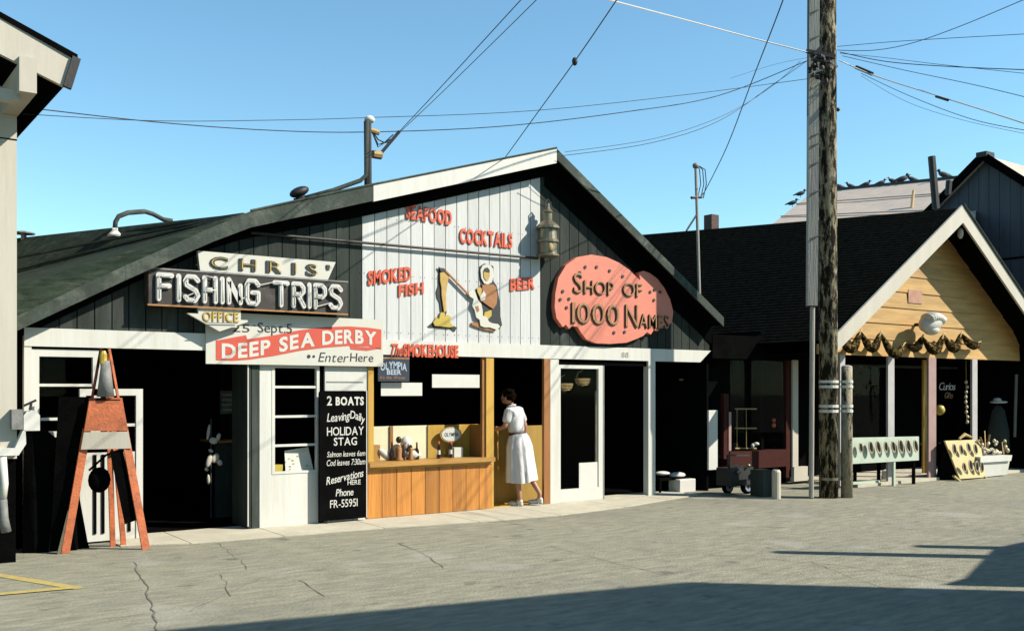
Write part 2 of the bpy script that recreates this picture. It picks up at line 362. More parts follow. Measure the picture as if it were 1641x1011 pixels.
# ================================================================ MAIN SHOP BUILDING
B = thing('seafood_shop_building', 'long low gabled shop with white centre boards between dark green boards and open shopfronts', 'building', (-1.0, 0, 0))
DR = .25
top_px = [(35, 505), (200, 428), (340, 366), (400, 341), (590, 300), (890, 240), (1158, 510)]
TOP = [(T(x, DR), H(x, y, DR)) for x, y in top_px]
TOP.insert(0, (TOP[0][0] - .6, TOP[0][1] - .33))
def roofz(t):
    for i in range(len(TOP) - 1):
        if t <= TOP[i + 1][0]: break
    (a, ha), (b, hb) = TOP[i], TOP[i + 1]; return ha + (hb - ha) * (t - a) / (b - a)
TL = T(38); TR = T(1137); ZB0, ZB1 = 2.05, 2.237
AP = TOP[6][0]
TW0 = T(580); TW1 = T(866)
bw = (TW1 - TW0) / 16
n0 = int(math.ceil((TW0 - TL) / bw)); edges = [TW0 - bw * k for k in range(n0, 0, -1)] + [TW0 + bw * k for k in range(16)]
k = 0
while TW1 + bw * k < TR: edges.append(TW1 + bw * k); k += 1
edges.append(TR); edges[0] = TL
for a, b in zip(edges, edges[1:]):
    if b - a < .02: continue
    g = .006; white = TW0 - 1e-3 <= a < TW1 - 1e-3
    pts = [(a + g, ZB1 - .02), (b - g, ZB1 - .02), (b - g, roofz(b) - .06)]
    if a < AP < b: pts.append((AP, roofz(AP) - .06))
    pts.append((a + g, roofz(a) - .06))
    off = random.uniform(0, .003)
    MB().prism(pts, 0 - off, .03).build('board', 'whiteboard' if white else 'greenboard', B)
MB().prism([(TL, ZB1)] + [(t, h - .1) for t, h in TOP[1:8] if TL < t < TR] + [(TR, roofz(TR) - .1), (TR, ZB1)], .032, .06).build('wall_backing', 'soffit', B)
# header beam
bx('header_beam', 'white', B, T(38), T(582), -.03, .06, ZB0, ZB1)
bx('header_beam', 'white', B, T(582) + .004, T(866), -.033, .06, ZB0, ZB1)
bx('header_beam', 'white', B, T(866) + .004, T(1042), -.03, .06, ZB0, ZB1)
MB().prism([(T(1042) + .004, ZB0), (T(1120), ZB0), (T(1137), ZB1), (T(1042) + .004, ZB1)], -.03, .06).build('header_beam', 'white', B)
# roofs
def slab(pts, th, name, m, parent):
    n = len(pts); pts = [Vector(p) for p in pts]
    MB().add(pts + [p - Vector((0, 0, th)) for p in pts], [tuple(range(n)), tuple(range(2 * n - 1, n - 1, -1))] + [(i, (i + 1) % n, (i + 1) % n + n, i + n) for i in range(n)]).build(name, m, parent)
F = [Vector((t, -DR, h)) for t, h in TOP]   # 0 ext,1 (35),2(200),3(340),4 B(400),5(590),6 apex,7 right
YB = 9.0
apb = Vector((F[6].x, YB, F[6].z)); Tb = Vector((-5.48, 4.0, 3.66)); Tb2 = Vector((-7.6, 7.5, 3.6)); 
roof = MB()
def fan(m, pts, th=.06):
    pts = [Vector(p) for p in pts]
    for i in range(1, len(pts) - 1):
        a, b, c = pts[0], pts[i], pts[i + 1]; dn = Vector((0, 0, th))
        m.add([a, b, c, a - dn, b - dn, c - dn], [(0, 1, 2), (5, 4, 3), (0, 3, 4, 1), (1, 4, 5, 2), (2, 5, 3, 0)])
fan(roof, [F[4], F[5], F[6], apb, Tb2, Tb])
roof.build('roof', 'greenroof', B)
hip = MB(); fan(hip, [F[4], Tb, Tb2, Vector((-8.6, 6.5, 2.2)), Vector((-7.6, 0, 2.05)), F[1], F[2], F[3]])
hp = hip.build('roof', 'greenroof', B)
# rolled felt laps on the hip
Lo = [F[1], F[2], F[3], F[4]]
for k in range(1, 6):
    s = k / 6
    a = F[1].lerp(F[4], .98); b = Vector((-7.6, 0.2, 2.10)).lerp(Tb2, s) if 0 else F[1].lerp(Tb, s)
    a = F[4].lerp(F[3], .15 + 0 * k)
    m = MB(); q = [a.lerp(b, i / 8) for i in range(9)]
    m.bar(a + Vector((0, 0, .012)), b + Vector((0, 0, .03)), .05, .02); m.build('felt_lap', 'greenfascia', hp)
m = MB(); fan(m, [F[6], F[7], Vector((F[7].x, YB, F[7].z)), apb]); m.build('roof', 'greenroof', B)
# fascia boards along the front edge
def fascia(a, b, h0, h1, name, mt, y0=-DR - .03, y1=-DR):
    MB().prism([(a.x, a.z + .012), (b.x, b.z + .012), (b.x, b.z - h1), (a.x, a.z - h0)], y0, y1).build(name, mt, B)
S5 = F[5].lerp(F[6], .02)
fascia(S5, F[6] + Vector((0, 0, 0)), .19, .19, 'fascia_board', 'white')
fascia(F[4], S5, .17, .18, 'fascia_board', 'greenfascia', -DR - .028)
fascia(F[3], F[4], .15, .17, 'fascia_board', 'greenfascia'); fascia(F[2], F[3], .14, .15, 'fascia_board', 'greenfascia', -DR - .032)
fascia(F[0], F[2], .13, .14, 'fascia_board', 'greenfascia')
fascia(F[6] + Vector((.002, 0, 0)), F[7], .13, .13, 'fascia_board', 'greenfascia', -DR - .026)
MB().tube([F[4] + Vector((0, -.03, .02)), F[5] + Vector((0, -.03, .02)), F[6] + Vector((0, -.03, .02))], .014).build('roof_edge_trim', 'greenfascia', B)
# black board under the overhang, sized and coloured as its shadow band
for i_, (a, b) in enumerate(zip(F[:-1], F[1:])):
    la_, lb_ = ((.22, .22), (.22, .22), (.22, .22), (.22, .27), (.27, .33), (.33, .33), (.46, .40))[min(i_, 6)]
    MB().prism([(a.x, a.z - .08), (b.x, b.z - .08), (b.x, b.z - lb_), (a.x, a.z - la_)], -.022 - .001 * (i_ % 2), -.004).build('shadow_frieze', 'soffit', B) if i_ > 0 else None
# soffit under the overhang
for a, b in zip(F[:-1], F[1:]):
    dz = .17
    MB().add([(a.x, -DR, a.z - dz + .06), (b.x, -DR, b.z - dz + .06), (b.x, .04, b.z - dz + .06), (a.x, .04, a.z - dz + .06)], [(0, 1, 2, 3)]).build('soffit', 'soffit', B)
# dark inside of the shops
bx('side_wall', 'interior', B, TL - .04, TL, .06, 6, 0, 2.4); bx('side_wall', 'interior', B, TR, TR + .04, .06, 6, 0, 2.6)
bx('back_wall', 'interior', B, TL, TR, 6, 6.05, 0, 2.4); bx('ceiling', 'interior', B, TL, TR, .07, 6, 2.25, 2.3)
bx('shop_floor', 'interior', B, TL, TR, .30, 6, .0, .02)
# posts and wall pieces left to right ------------------------------------------------
TG = T(50)
bx('corner_post', 'white', B, T(38), T(50), -.02, .06, 0, ZB0)
# left window
def frame_window(x0, y0, x1, y1, d, muntins=(), jw=10, m='white', name='window', glass=True, vy=None):
    t0, t1 = T(x0, d), T(x1, d); z0, z1 = H((x0 + x1) / 2, y1, d), H((x0 + x1) / 2, y0, d); w_ = jw
    fr = MB()
    fr.box(t0, t0 + w_, -d, -d + .06, z0, z1).box(t1 - w_, t1, -d, -d + .06, z0, z1).box(t0 + w_, t1 - w_, -d, -d + .06, z1 - w_, z1).box(t0 + w_, t1 - w_, -d, -d + .06, z0, z0 + w_ * .8)
    o = fr.build('window', m, B)
    zs = [z0 + w_ * .8] + sorted(H((x0 + x1) / 2, q, d) for q in muntins) + [z1 - w_]
    for z in zs[1:-1]: bx('muntin', m, o, t0 + w_, t1 - w_, -d + .01, -d + .04, z - .014, z + .014)
    if glass:
        for a, b in zip(zs, zs[1:]): bx('pane', 'glass', o, t0 + w_, t1 - w_, -d + .022, -d + .026, a + .015, b - .015)
    return o
frame_window(50, 560, 161, 700, 0, (617, 671), .075)
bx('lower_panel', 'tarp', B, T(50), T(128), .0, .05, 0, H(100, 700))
# half glazed white door leaf standing behind the ladder
t0, t1 = T(128), T(229)
dl = MB().box(t1 - .07, t1, .0, .05, .02, 1.62).box(t0, t1 - .07, .0, .05, 1.55, 1.62).box(t0, t0 + .06, 0, .05, .95, 1.55)
door = dl.build('door', 'white', B)
bx('lower_panel', 'white', door, t0, t1 - .072, .012, .045, .02, .95); bx('muntin', 'white', door, t0 + .06, t1 - .07, .01, .035, 1.22, 1.25)
bx('pane', 'glass', door, t0 + .06, t1 - .07, .02, .024, .95, 1.22); bx('pane', 'glass', door, t0 + .06, t1 - .07, .02, .024, 1.25, 1.55)
for q in (150, 163, 205): bx('leg_shadow', 'soffit', door, T(q), T(q) + .03, .0, .012, .1, .93)  # black strips on the panel standing in for the ladder legs' shadows
# open doorway with dark green door folded back
od = bx('door', 'greenboard', B, T(397), T(401), -.02, .5, .03, 2.04)
bx('edge_strip', 'white', od, T(397) - .012, T(397), -.03, -.018, .05, 1.95)
bx('door_jamb', 'greenboard', B, T(403), T(416) - .003, -.01, .06, 0, ZB0)
# white wall bay with the tall window
a, b = T(416), T(589)
wx0, wx1 = T(436), T(510)
wz0, wz1 = H(473, 758), ZB0
bx('wall_panel', 'white', B, a, wx0, 0, .06, 0, ZB0); bx('wall_panel', 'white', B, wx0, wx1, .002, .06, 0, wz0 - .002)
bx('wall_panel', 'white', B, T(521), b, 0, .06, 0, ZB0); bx('wall_panel', 'soffit', B, wx1, T(521), .03, .06, 0, ZB0)
frame_window(436, 585, 512, 758, .005, (620, 667, 713), .035)
bx('wall_trim', 'grey', B, T(523), T(582), -.004, .0, H(550, 613), H(550, 611))
# ochre hatch counter bay
bx('ochre_post', 'ochre', B, T(589) + .002, T(598), -.015, .06, H(594, 740), ZB0)
bx('ochre_post', 'ochre', B, T(778), T(790), -.02, .06, 0.02, ZB0)
cz = H(690, 740); ct0, ct1 = T(587), T(787)
bx('counter_sill', 'counter', B, ct0, ct1, -.10, .30, cz - .025, cz + .03)
bx('sill_shelf', 'cream', B, T(598), T(778), .302, .75, cz - .04, cz + .0)
npl = 9; pw = (ct1 - ct0) / npl
bx('plank_rail', 'ochre', B, ct0, ct1, -.03, .0, cz - .06, cz - .025)
for i in range(npl):
    MB().box(ct0 + i * pw + .004, ct0 + (i + 1) * pw - .004, -.02 - random.uniform(0, .004), .03, .024, cz - .062).build('plank', 'plank', B)
bx('plank_backing', 'soffit', B, ct0, ct1, .032, .06, .02, cz - .06)
# window glass of the hatch + dark frame
bx('window_frame', 'brownpost', B, T(776) - .03, T(778), .0, .05, cz + .03, ZB0)
bx('pane', 'glass', B, T(598), T(776) - .03, .03, .035, cz + .03, ZB0)
# panels behind the hatch
yb = .36
bx('display_back', 'displaycream', B, T(590, -.36), T(686, -.36), yb, yb + .03, cz - .05, cz + .46)
bx('display_back', 'ochre', B, T(686, -.36) + .004, T(778) + .3, yb, yb + .03, cz - .05, cz + .46)
bx('display_batten', 'brownpost', B, T(625, -.34), T(630, -.34), yb - .02, yb, cz, cz + .46)
bx('display_batten', 'ochre', B, T(686, -.34), T(690, -.34), yb - .02, yb, cz, cz + .46)
bx('display_side', 'brownpost', B, T(778) - .02, T(778), .06, .35, cz, cz + .46)
# doorway with half door
bx('door_post', 'brownpost', B, T(870), T(880), -.03, .02, 0.02, ZB0)
M['doorochre'] = mat('half_door_paint', (.50, .30, .045), .7, .2, 5, .2, stretch=V, grime=(.2, .1, .02), gscale=4, gamt=.6)
hd = bx('half_door', 'doorochre', B, T(790) + .0, T(868) + .34, .42, .47, .02, 1.10)
bx('door_rail', 'brownpost', hd, T(860) - .02, T(860) + .03, .405, .419, .2, .85)
bx('door_step', 'ochre', B, T(790), T(868), .05, .41, .0, .03)
bx('door_return', 'ochre', B, T(790) - .02, T(790), .06, .41, .02, 1.12)
# white post, glazed door, opening, post
bx('white_post', 'white', B, T(880) + .002, T(894), -.02, .08, 0, ZB0)
gx0, gx1 = T(894), T(966); gz = H(930, 585)
gd = MB().box(gx0 + .002, gx0 + .05, 0, .045, .02, gz).box(gx1 - .08, gx1, 0, .045, .02, gz).box(gx0 + .05, gx1 - .08, 0, .045, gz - .05, gz).box(gx0 + .05, gx1 - .08, 0, .045, .02, .20).build('glazed_door', 'white', B)
bx('pane', 'glass', gd, gx0 + .05, gx1 - .08, .02, .025, .20, gz - .05)
bx('notice_sheet', 'paper', gd, T(929), gx1 - .085, .012, .018, .17, H(940, 741))
bx('lintel', 'soffit', B, T(894), T(1037), .01, .05, gz, ZB0)
bx('door_jamb', 'grey', B, gx1 + .002, gx1 + .03, .0, .06, .02, gz)
bx('white_post', 'white', B, T(1037), T(1048), -.03, .08, 0, ZB0)
bx('grab_pole', 'galv', B, T(990), T(990) + .02, .5, .52, .5, 1.6)
bx('recess_floor', 'concrete', B, T(967), T(1037), -.0, .3, .0, .026)
# beam numerals
pword('88', 996, 1007, 573, 564, .031, .002, 'grey', B, bold=0, name='numeral')

# ---------------------------------------------------------------- roof furniture
R1 = thing('gooseneck_roof_lamp', 'bent pipe with a pale lamp head low on the left green roof slope', 'lamp', P(275, 352, -1.2))
q = [PZ(275, 354, 12.6), PZ(262, 352, 12.5), PZ(245, 343, 12.4), PZ(232, 339, 12.3), PZ(205, 341, 12.1), PZ(190, 347, 12), PZ(185, 356, 12), PZ(184, 369, 12)]
MB().tube(q, .03, 8).build('pipe', 'greenfascia', R1, smooth=True)
MB().lathe(PZ(184, 379, 12), [(.075, 0), (.06, .03), (.03, .07), (.03, .1)], 12, 1.2).build('lamp_head', 'paper', R1, smooth=True)
R2 = thing('roof_vent', 'small flat capped vent at the low left end of the green roof', 'vent', PZ(38, 392, 13))
MB().tube([PZ(38, 392, 13), PZ(38, 375, 13)], .035, 8).build('stem', 'grey', R2)
MB().lathe(PZ(38, 375, 13), [(.14, 0), (.14, .015), (.02, .04)], 12).build('cap', 'grey', R2)
R3 = thing('roof_turbine', 'small dark mushroom vent perched on the roof edge, left of the cable mast', 'vent', P(482, 322, -.2))
c = P(482, 312, -.2)
MB().tube([c + Vector((0, 0, -.12)), c], .05, 8).build('stem', 'iron', R3)
MB().ell(c + Vector((-.02, 0, .03)), .13, .1, .06, rot=Matrix.Rotation(R(-25), 3, 'Y').to_quaternion()).build('hood', 'iron', R3, smooth=True)
# cable mast on the roof
m0 = P(590, 298, -.3); mt = P(589, 195, -.3)
R4 = thing('roof_cable_mast', 'dark timber mast with insulators and looped cables on the roof above the white boards', 'mast', m0)
MB().tube([m0 + Vector((0, 0, -.3)), mt], .05, 8).build('post', 'iron', R4)
MB().tube([mt + Vector((-.04, -.06, -.0)), m0 + Vector((-.06, -.06, .12)), m0 + Vector((-.14, -.06, .04)), m0 + Vector((-.5, -.02, -.12)), m0 + Vector((-1.0, 0, -.30))], .028, 8).build('conduit', 'greenfascia', R4, smooth=True)
MB().ell(mt + Vector((.03, 0, .03)), .07, .06, .05).build('weather_cap', 'paper', R4, smooth=True)
MB().tube([mt + Vector((.03, 0, -.1)), mt + Vector((.16, 0, -.12))], .035, 8).build('insulator', 'basket', R4)
ii = P(615, 250, -.3); MB().tube([ii + Vector((-.16, 0, 0)), ii + Vector((-.04, 0, 0))], .055, 8).build('insulator', 'basket', R4)
MB().tube([P(612, 244, -.3), P(640, 211, -.3)], .022, 6).build('tension_link', 'iron', R4)
for e in ((630, 216), (622, 228), (634, 220)):
    MB().tube([P(595, 208, -.3), P(606, 224 + (e[0] - 622), -.3), P(616, 229, -.3), P(*e, -.3)], .009, 5).build('drip_loop', 'wire', R4)
# mast at the right eave
R5b = P(1122, 470, -.2); R5 = thing('eave_cable_mast', 'slim pale pipe mast rising from the right eave of the gabled shop', 'mast', R5b)
MB().tube([P(1121, 478, -.2), P(1118, 372, -.2), P(1115, 268, -.2)], .024, 8).build('pipe', 'riser', R5)
MB().ell(P(1115, 266, -.2), .06, .05, .05).build('weather_cap', 'grey', R5, smooth=True)
MB().tube([P(1108, 317, -.2), P(1124, 316, -.2)], .025, 6).build('crossbar', 'iron', R5)
MB().tube([P(1100, 370, -.2), P(1116, 345, -.2)], .015, 6).build('brace', 'iron', R5)
for a_ in ((1126, 290), (1121, 300), (1130, 325)):
    MB().tube([P(1118, 265, -.2), P(a_[0], 272, -.2), P(a_[0] + 2, 295, -.2), P(a_[0] - 3, 318, -.2), P(1129, 308, -.2)], .008, 5).build('drip_loop', 'wire', R5)

# ---------------------------------------------------------------- rod and ship lantern
rt = MB().tube([P(402, 373, .05), P(862, 414, .05)], .017, 8).build('signal_rod', 'iron')
tag(rt, 'thin dark metal rod running level across the gable to the ship lantern', 'rod')
LN = thing('ship_lantern', 'round metal ship lantern with chimney hung on the gable beside the white boards', 'lantern', P(877, 414, .18))
lc = P(878, 412, .16)
MB().lathe(lc, [(.11, 0), (.16, .01), (.16, .03), (.13, .05), (.13, .19), (.155, .20), (.155, .23), (.13, .25), (.12, .38), (.165, .39), (.165, .42), (.12, .46), (.07, .50)], 18).build('body', 'galv', LN, smooth=False)
MB().lathe(lc + Vector((0, 0, .50)), [(.06, 0), (.06, .10), (.08, .12), (.03, .17), (.025, .24)], 12).build('chimney', 'galv', LN)
MB().tube([lc + Vector((-.04, 0, .62)), lc + Vector((-.05, 0, .75)), lc + Vector((0, 0, .80)), lc + Vector((.05, 0, .75)), lc + Vector((.04, 0, .62))], .009, 6).build('handle', 'iron', LN)
MB().box(lc.x - .03, lc.x + .03, -.1, .0, lc.z + .10, lc.z + .16).box(lc.x - .03, lc.x + .03, -.1, 0, lc.z + .36, lc.z + .42).build('bracket', 'iron', LN)
MB().ell(lc + Vector((-.05, -.12, .12)), .04, .03, .06).build('lens', 'basket', LN, smooth=True)

# ---------------------------------------------------------------- signs on the gable
def lettering(name, text, box, label, d=.012, th=.018, m='red', group=None, **k):
    px0, px1, yb, yt = box
    r = thing(name, label, 'sign', P((px0 + px1) / 2, yb, 0), group)
    pword(text, px0, px1, yb, yt, 0.002, th, m, r, single=False, name='letter', **k)
    return r
kw = dict(bold=.035, gap=.07)
lettering('wall_lettering', 'SEAFOOD', (650, 723, 354, 331), 'red raised letters reading SEAFOOD high on the white boards', rise=-.03, **kw)
lettering('wall_lettering', 'COCKTAILS', (736, 820, 393, 370), 'red raised letters reading COCKTAILS above the rod on the white boards', rise=.0, **kw)
lettering('wall_lettering', 'SMOKED', (589, 658, 459, 437), 'red raised letters reading SMOKED rising at the left of the white boards', rise=.17, **kw)
lettering('wall_lettering', 'FISH', (638, 678, 476, 458), 'red raised letters reading FISH below the word SMOKED', rise=.17, **kw)
lettering('wall_lettering', 'BEER', (817, 856, 467, 448), 'red raised letters reading BEER under the ship lantern', rise=.13, **kw)
hr = thing('wall_lettering', 'red raised letters reading The SMOKEHOUSE on the white header beam', 'sign', P(680, 571, .03))
pword('The', 623, 644, 570, 550, .034, .012, 'red', hr, bold=.02, gap=.03, shear=.25, single=False, name='letter')
pword('SMOKEHOUSE', 646, 734, 571.5, 552, .034, .012, 'red', hr, bold=.045, gap=.05, single=False, name='letter')

# neon sign cluster
NS = thing('fishing_trips_sign', 'long dark box sign with white tube letters FISHING TRIPS hung off the gable', 'sign', P(396, 495, .16))
nd = .20
zt, zb = H(396, 441, nd), H(396, 495.5, nd)
bx('sign_box', 'signblack', NS, T(237, nd), T(557, nd), -nd, -.05, zb, zt, bevel=.008)
MB().box(T(237, nd) - .004, T(557, nd) + .004, -nd - .008, -nd + .001, zb - .012, zb + .006).build('edge_trim', 'gold', NS)
MB().box(T(237, nd) - .004, T(557, nd) + .004, -nd - .008, -nd + .001, zt - .006, zt + .012).build('edge_trim', 'grey', NS)
STR = {  # neon strokes in a unit cell, width w
 'F': (.62, [[(0, 0), (0, 1), (.62, 1)], [(0, .52), (.5, .56)]]), 'I': (.0, [[(0, 0), (0, 1)]]),
 'S': (.6, [[(.6, .86), (.45, 1), (.12, 1), (0, .82), (.05, .64), (.5, .42), (.6, .22), (.45, 0), (.12, 0), (0, .14)]]),
 'H': (.55, [[(0, 0), (0, 1)], [(.55, 0), (.55, 1)], [(0, .48), (.55, .48)]]), 'N': (.6, [[(0, 0), (0, 1), (.6, 0)], [(.6, 0), (.6, .75)]]),
 'G': (.6, [[(.6, .84), (.45, 1), (.12, 1), (0, .8), (0, .2), (.12, 0), (.48, 0), (.6, .15), (.6, .48), (.3, .48)]]),
 'T': (.7, [[(0, 1), (.7, 1)], [(.35, 1), (.35, 0)]]), 'R': (.55, [[(0, 0), (0, 1), (.4, 1), (.55, .85), (.55, .66), (.4, .52), (0, .52)], [(.25, .52), (.58, 0)]]),
 'P': (.55, [[(0, 0), (0, 1), (.4, 1), (.55, .85), (.55, .62), (.4, .48), (0, .48)]])}
def neon(text, px0, px1, zb, zt, d, r, parent, m='neon', gap=.34):
    tot = 0; pl = []
    for ch in text:
        if ch == ' ': tot += .55; continue
        w_, st = STR[ch]; pl.append((tot, st)); tot += w_ + gap
    tot -= gap; x0, x1 = T(px0, d), T(px1, d); k = (x1 - x0) / tot
    for off, st in pl:
        mb = MB(); tb = MB()
        for s in st:
            pts = [Vector((x0 + (off + u) * k, -d, zb + v * (zt - zb))) for u, v in s]
            for p, q_ in zip(pts, pts[1:]): mb.bar(p, q_, .012, r * 2, up=(0, 1, 0)) if 0 else mb.bar(p, q_, r * 2, .012, up=(0, 1, 0))
            for p in pts: mb.add(*disc(p, r, .0065))
            tb.tube([p + Vector((0, -.028, 0)) for p in pts], .007, 6)
        o = mb.build('letter', m, parent); tb.build('tube', 'neon', o, smooth=True)
def disc(p, r, hy, n=10):
    vs = [p + Vector((r * math.cos(2 * math.pi * i / n), -hy, r * math.sin(2 * math.pi * i / n))) for i in range(n)] + [p + Vector((r * math.cos(2 * math.pi * i / n), hy, r * math.sin(2 * math.pi * i / n))) for i in range(n)]
    return vs, [tuple(range(n)), tuple(range(2 * n - 1, n - 1, -1))] + [(i, i + n, (i + 1) % n + n, (i + 1) % n) for i in range(n)]
neon('FISHING TRIPS', 254, 546, zb + .065, zt - .065, nd + .022, .028, NS)
MB().tube([P(296, 476, nd + .03), P(310, 470, nd + .03)], .006).tube([P(330, 442, nd + .03), P(345, 446, nd + .03)], .006).tube([P(410, 458, nd + .03), P(440, 452, nd + .03)], .006).tube([P(386, 480, nd + .03), P(398, 474, nd + .03)], .006).tube([P(505, 492, nd + .03), P(528, 486, nd + .03)], .006).build('tube_link', 'neon', NS)
MB().box(T(300, .05), T(303, .05), -.06, .0, zb, zt).box(T(500, .05), T(503, .05), -.06, .0, zb, zt).build('mounting', 'iron', NS)
# CHRIS' panel
d = .18
CH = thing('name_sign', 'white slanted panel sign lettered CHRIS\' standing on top of the dark fishing trips sign', 'sign', P(427, 440, .15))
d = .18
cz0 = H(427, 442.5, d); cz1 = H(427, 411, d)
MB().prism([(T(321, d), cz0 - .0), (T(525, d), cz0), (T(538, d), cz1), (T(317, d), cz1)], -d, -d + .06).build('panel', 'signwhite', CH)
word("CHRIS'", T(336, d), T(528, d), cz0 + .045, cz1 - cz0 - .09, -d - .001, .012, 'blackprint', CH, bold=.03, gap=.42, single=False, name='letter')
word("CHRIS'", T(338, d), T(530, d), cz0 + .05, cz1 - cz0 - .10, -d - .014, .006, 'yellowprint', CH, bold=-.03, gap=.5, single=False, name='letter_tube')
# OFFICE arrow
AR = thing('arrow_sign', 'small white arrow panel lettered OFFICE pointing down left under the fishing trips sign', 'sign', P(350, 520, .15))
MB().prism([(T(300, d), H(350, 504, d)), (T(352, d), H(350, 531, d)), (T(397, d), H(350, 514, d)), (T(397, d), H(350, 511, d)), (T(386, d), H(350, 511, d)), (T(386, d), H(350, 494.5, d)), (T(318, d), H(350, 494.5, d)), (T(318, d), H(350, 504, d))], -d, -d + .05).build('panel', 'signwhite', AR)
pword('OFFICE', 325, 382, 515, 499, d + .001, .012, 'yellowprint', AR, bold=.012, gap=.12, single=False, name='letter')
MB().tube([P(330, 517, d + .02), P(380, 518, d + .02)], .005).build('tube_link', 'grey', AR)
# derby banner
BN = thing('derby_banner', 'white banner with red ribbon reading DEEP SEA DERBY and Enter Here over the doorway', 'banner', P(472, 585, .06))
d = .06
bz1, bz0 = H(472, 506, d), H(472, 585, d)
bx('panel', 'signwhite', BN, T(330, d), T(614, d), -d, -d + .02, bz0, bz1)
def curve_poly(top, bot): return [(T(x, d), H(x, y, d)) for x, y in top] + [(T(x, d), H(x, y, d)) for x, y in reversed(bot)]
tp = [(346, 545), (372, 546), (400, 543), (440, 537), (480, 529), (520, 524), (560, 523), (590, 525), (611, 528)]
bt = [(346, 577), (372, 578), (400, 576), (440, 570), (480, 562), (520, 557), (560, 554), (590, 555), (611, 560)]
rb = MB()
for i in range(len(tp) - 1):
    q = [(T(x, d), -d - .003, H(x, y, d)) for x, y in (tp[i], tp[i + 1], bt[i + 1], bt[i])]; rb.add(q, [(0, 1, 2, 3)])
rb.add([(T(x, d), -d - .003, H(x, y, d)) for x, y in ((350, 545), (394, 537), (396, 543), (372, 546))], [(0, 1, 2, 3)])
rb.add([(T(x, d), -d - .003, H(x, y, d)) for x, y in ((560, 554), (562, 560), (588, 562), (611, 558))], [(0, 1, 2, 3)])
rb.build('ribbon', 'redprint', BN)
def bend(x0, x1):
    def f(u):
        x = x0 + (x1 - x0) * u
        for (a_, b_), (c_, e_) in zip(zip(tp, bt), zip(tp[1:], bt[1:])):
            if x <= c_[0]: break
        k_ = (x - a_[0]) / (c_[0] - a_[0]); yc = (a_[1] + b_[1]) / 2 * (1 - k_) + (c_[1] + e_[1]) / 2 * k_
        return H(x, yc, d)
    return f
def bword(text, x0, x1, hgt, **k_):
    f = bend(x0, x1); word(text, T(x0, d), T(x1, d), -hgt / 2, hgt, -d - .006, 0, 'whiteprint', BN, wave=lambda u: f(min(1, max(0, u))), **k_)
bword('DEEP', 355, 433, .165, bold=.035, gap=.1); bword('SEA', 447, 504, .165, bold=.035, gap=.1); bword('DERBY', 516, 603, .165, bold=.035, gap=.08)
pword('25', 372, 400, 532, 519, d + .003, 0, 'blackprint', BN, bold=.0); pword('\u2022', 405, 410, 524, 519, d + .003, 0, 'blackprint', BN)
pword('Sept.5', 413, 468, 533, 517, d + .003, 0, 'blackprint', BN, bold=.0, gap=.06)
pword('Enter', 510, 557, 580, 564, d + .003, 0, 'blackprint', BN, shear=.25, bold=-.004); pword('Here', 561, 598, 579.5, 565, d + .003, 0, 'blackprint', BN, shear=.08)
MB().add(*disc(P(495, 571, d + .004), .022, .001)).add(*disc(P(503, 571, d + .004), .016, .001)).build('bullet', 'blackprint', BN)

# pink carved sign
PS = thing('shop_of_names_sign', 'big salmon pink burl shaped board lettered SHOP OF 1000 NAMES on the right gable', 'sign', P(975, 548, .1))
d = .09
out_px = [(890, 470), (895, 445), (907, 425), (925, 412), (948, 408), (972, 412), (992, 421), (1008, 432), (1018, 442), (1026, 449), (1024, 437), (1031, 434), (1042, 438), (1054, 447), (1065, 462), (1074, 480), (1079, 500), (1077, 516), (1068, 524), (1060, 523), (1054, 531), (1048, 528), (1043, 536), (1037, 532), (1031, 538), (1020, 543), (1004, 549), (978, 551), (955, 550), (940, 544), (932, 534), (926, 524), (917, 522), (912, 527), (907, 520), (902, 524), (897, 517), (892, 510), (889, 492)]
MB().prism([(T(x, d), H(x, y, d)) for x, y in out_px], -d, -.01).build('board', 'pink', PS)
for x, y in [(938, 428), (956, 428), (977, 434), (998, 443), (902, 467), (898, 480), (912, 479), (908, 493), (929, 437), (984, 533), (1001, 532), (1042, 468), (1049, 464), (1048, 481), (1058, 468)]:
    MB().add(*disc(P(x, y, d + .006), .024, .006)).build('peg', 'blackprint', PS)
def carved(text, x0, x1, yb, yt, sizes=None, gap=.1):
    pword(text, x0 - 1.5, x1 - 1.5, yb + 1, yt + 1, d + .001, .018, 'blackprint', PS, sizes=sizes, gap=gap, bold=.005, single=False, name='letter_side')  # black copy set low and left, building in the letters' dark shadow
    pword(text, x0, x1, yb, yt, d + .021, .004, 'gold', PS, sizes=sizes, gap=gap, bold=-.012, single=False, name='letter')
carved('SHOP', 920, 984, 471, 437, [1, .68, .68, .68]); carved('OF', 999, 1029, 475, 452)
carved('1000', 917, 993, 519, 484, gap=.08); carved('NAMES', 1003, 1072, 525, 487, [1, .62, .62, .62, .62])

# smokehouse figure group (cut-outs)
def cut(name, m, parent, px, d0, d1):
    return MB().prism([(T(x, 0), H(x, y, 0)) for x, y in px], -d1, -d0).build(name, m, parent)
def zz(pts): return [(675 + x / 7.49, 410 + y / 7.49) for x, y in pts]
FG = thing('fish_smoking_cutout', 'painted cut-out of a fish hung over a small fire on the white boards', 'sign', P(708, 525, 0))
cut('outline', 'blackprint', FG, zz([(205, 150), (260, 160), (290, 175), (330, 240), (310, 340), (290, 450), (290, 560), (300, 690), (230, 700), (215, 560), (185, 500), (175, 430), (200, 360), (205, 210)]), .004, .012)
cut('fish', 'orangefish', FG, zz([(215, 205), (300, 190), (322, 240), (300, 340), (280, 450), (285, 560), (290, 660), (262, 680), (245, 560), (232, 470), (230, 380), (215, 300)]), .012, .03)
cut('log', 'blackprint', FG, zz([(70, 850), (130, 800), (380, 840), (425, 860), (395, 910), (340, 870), (100, 860)]), .004, .012)
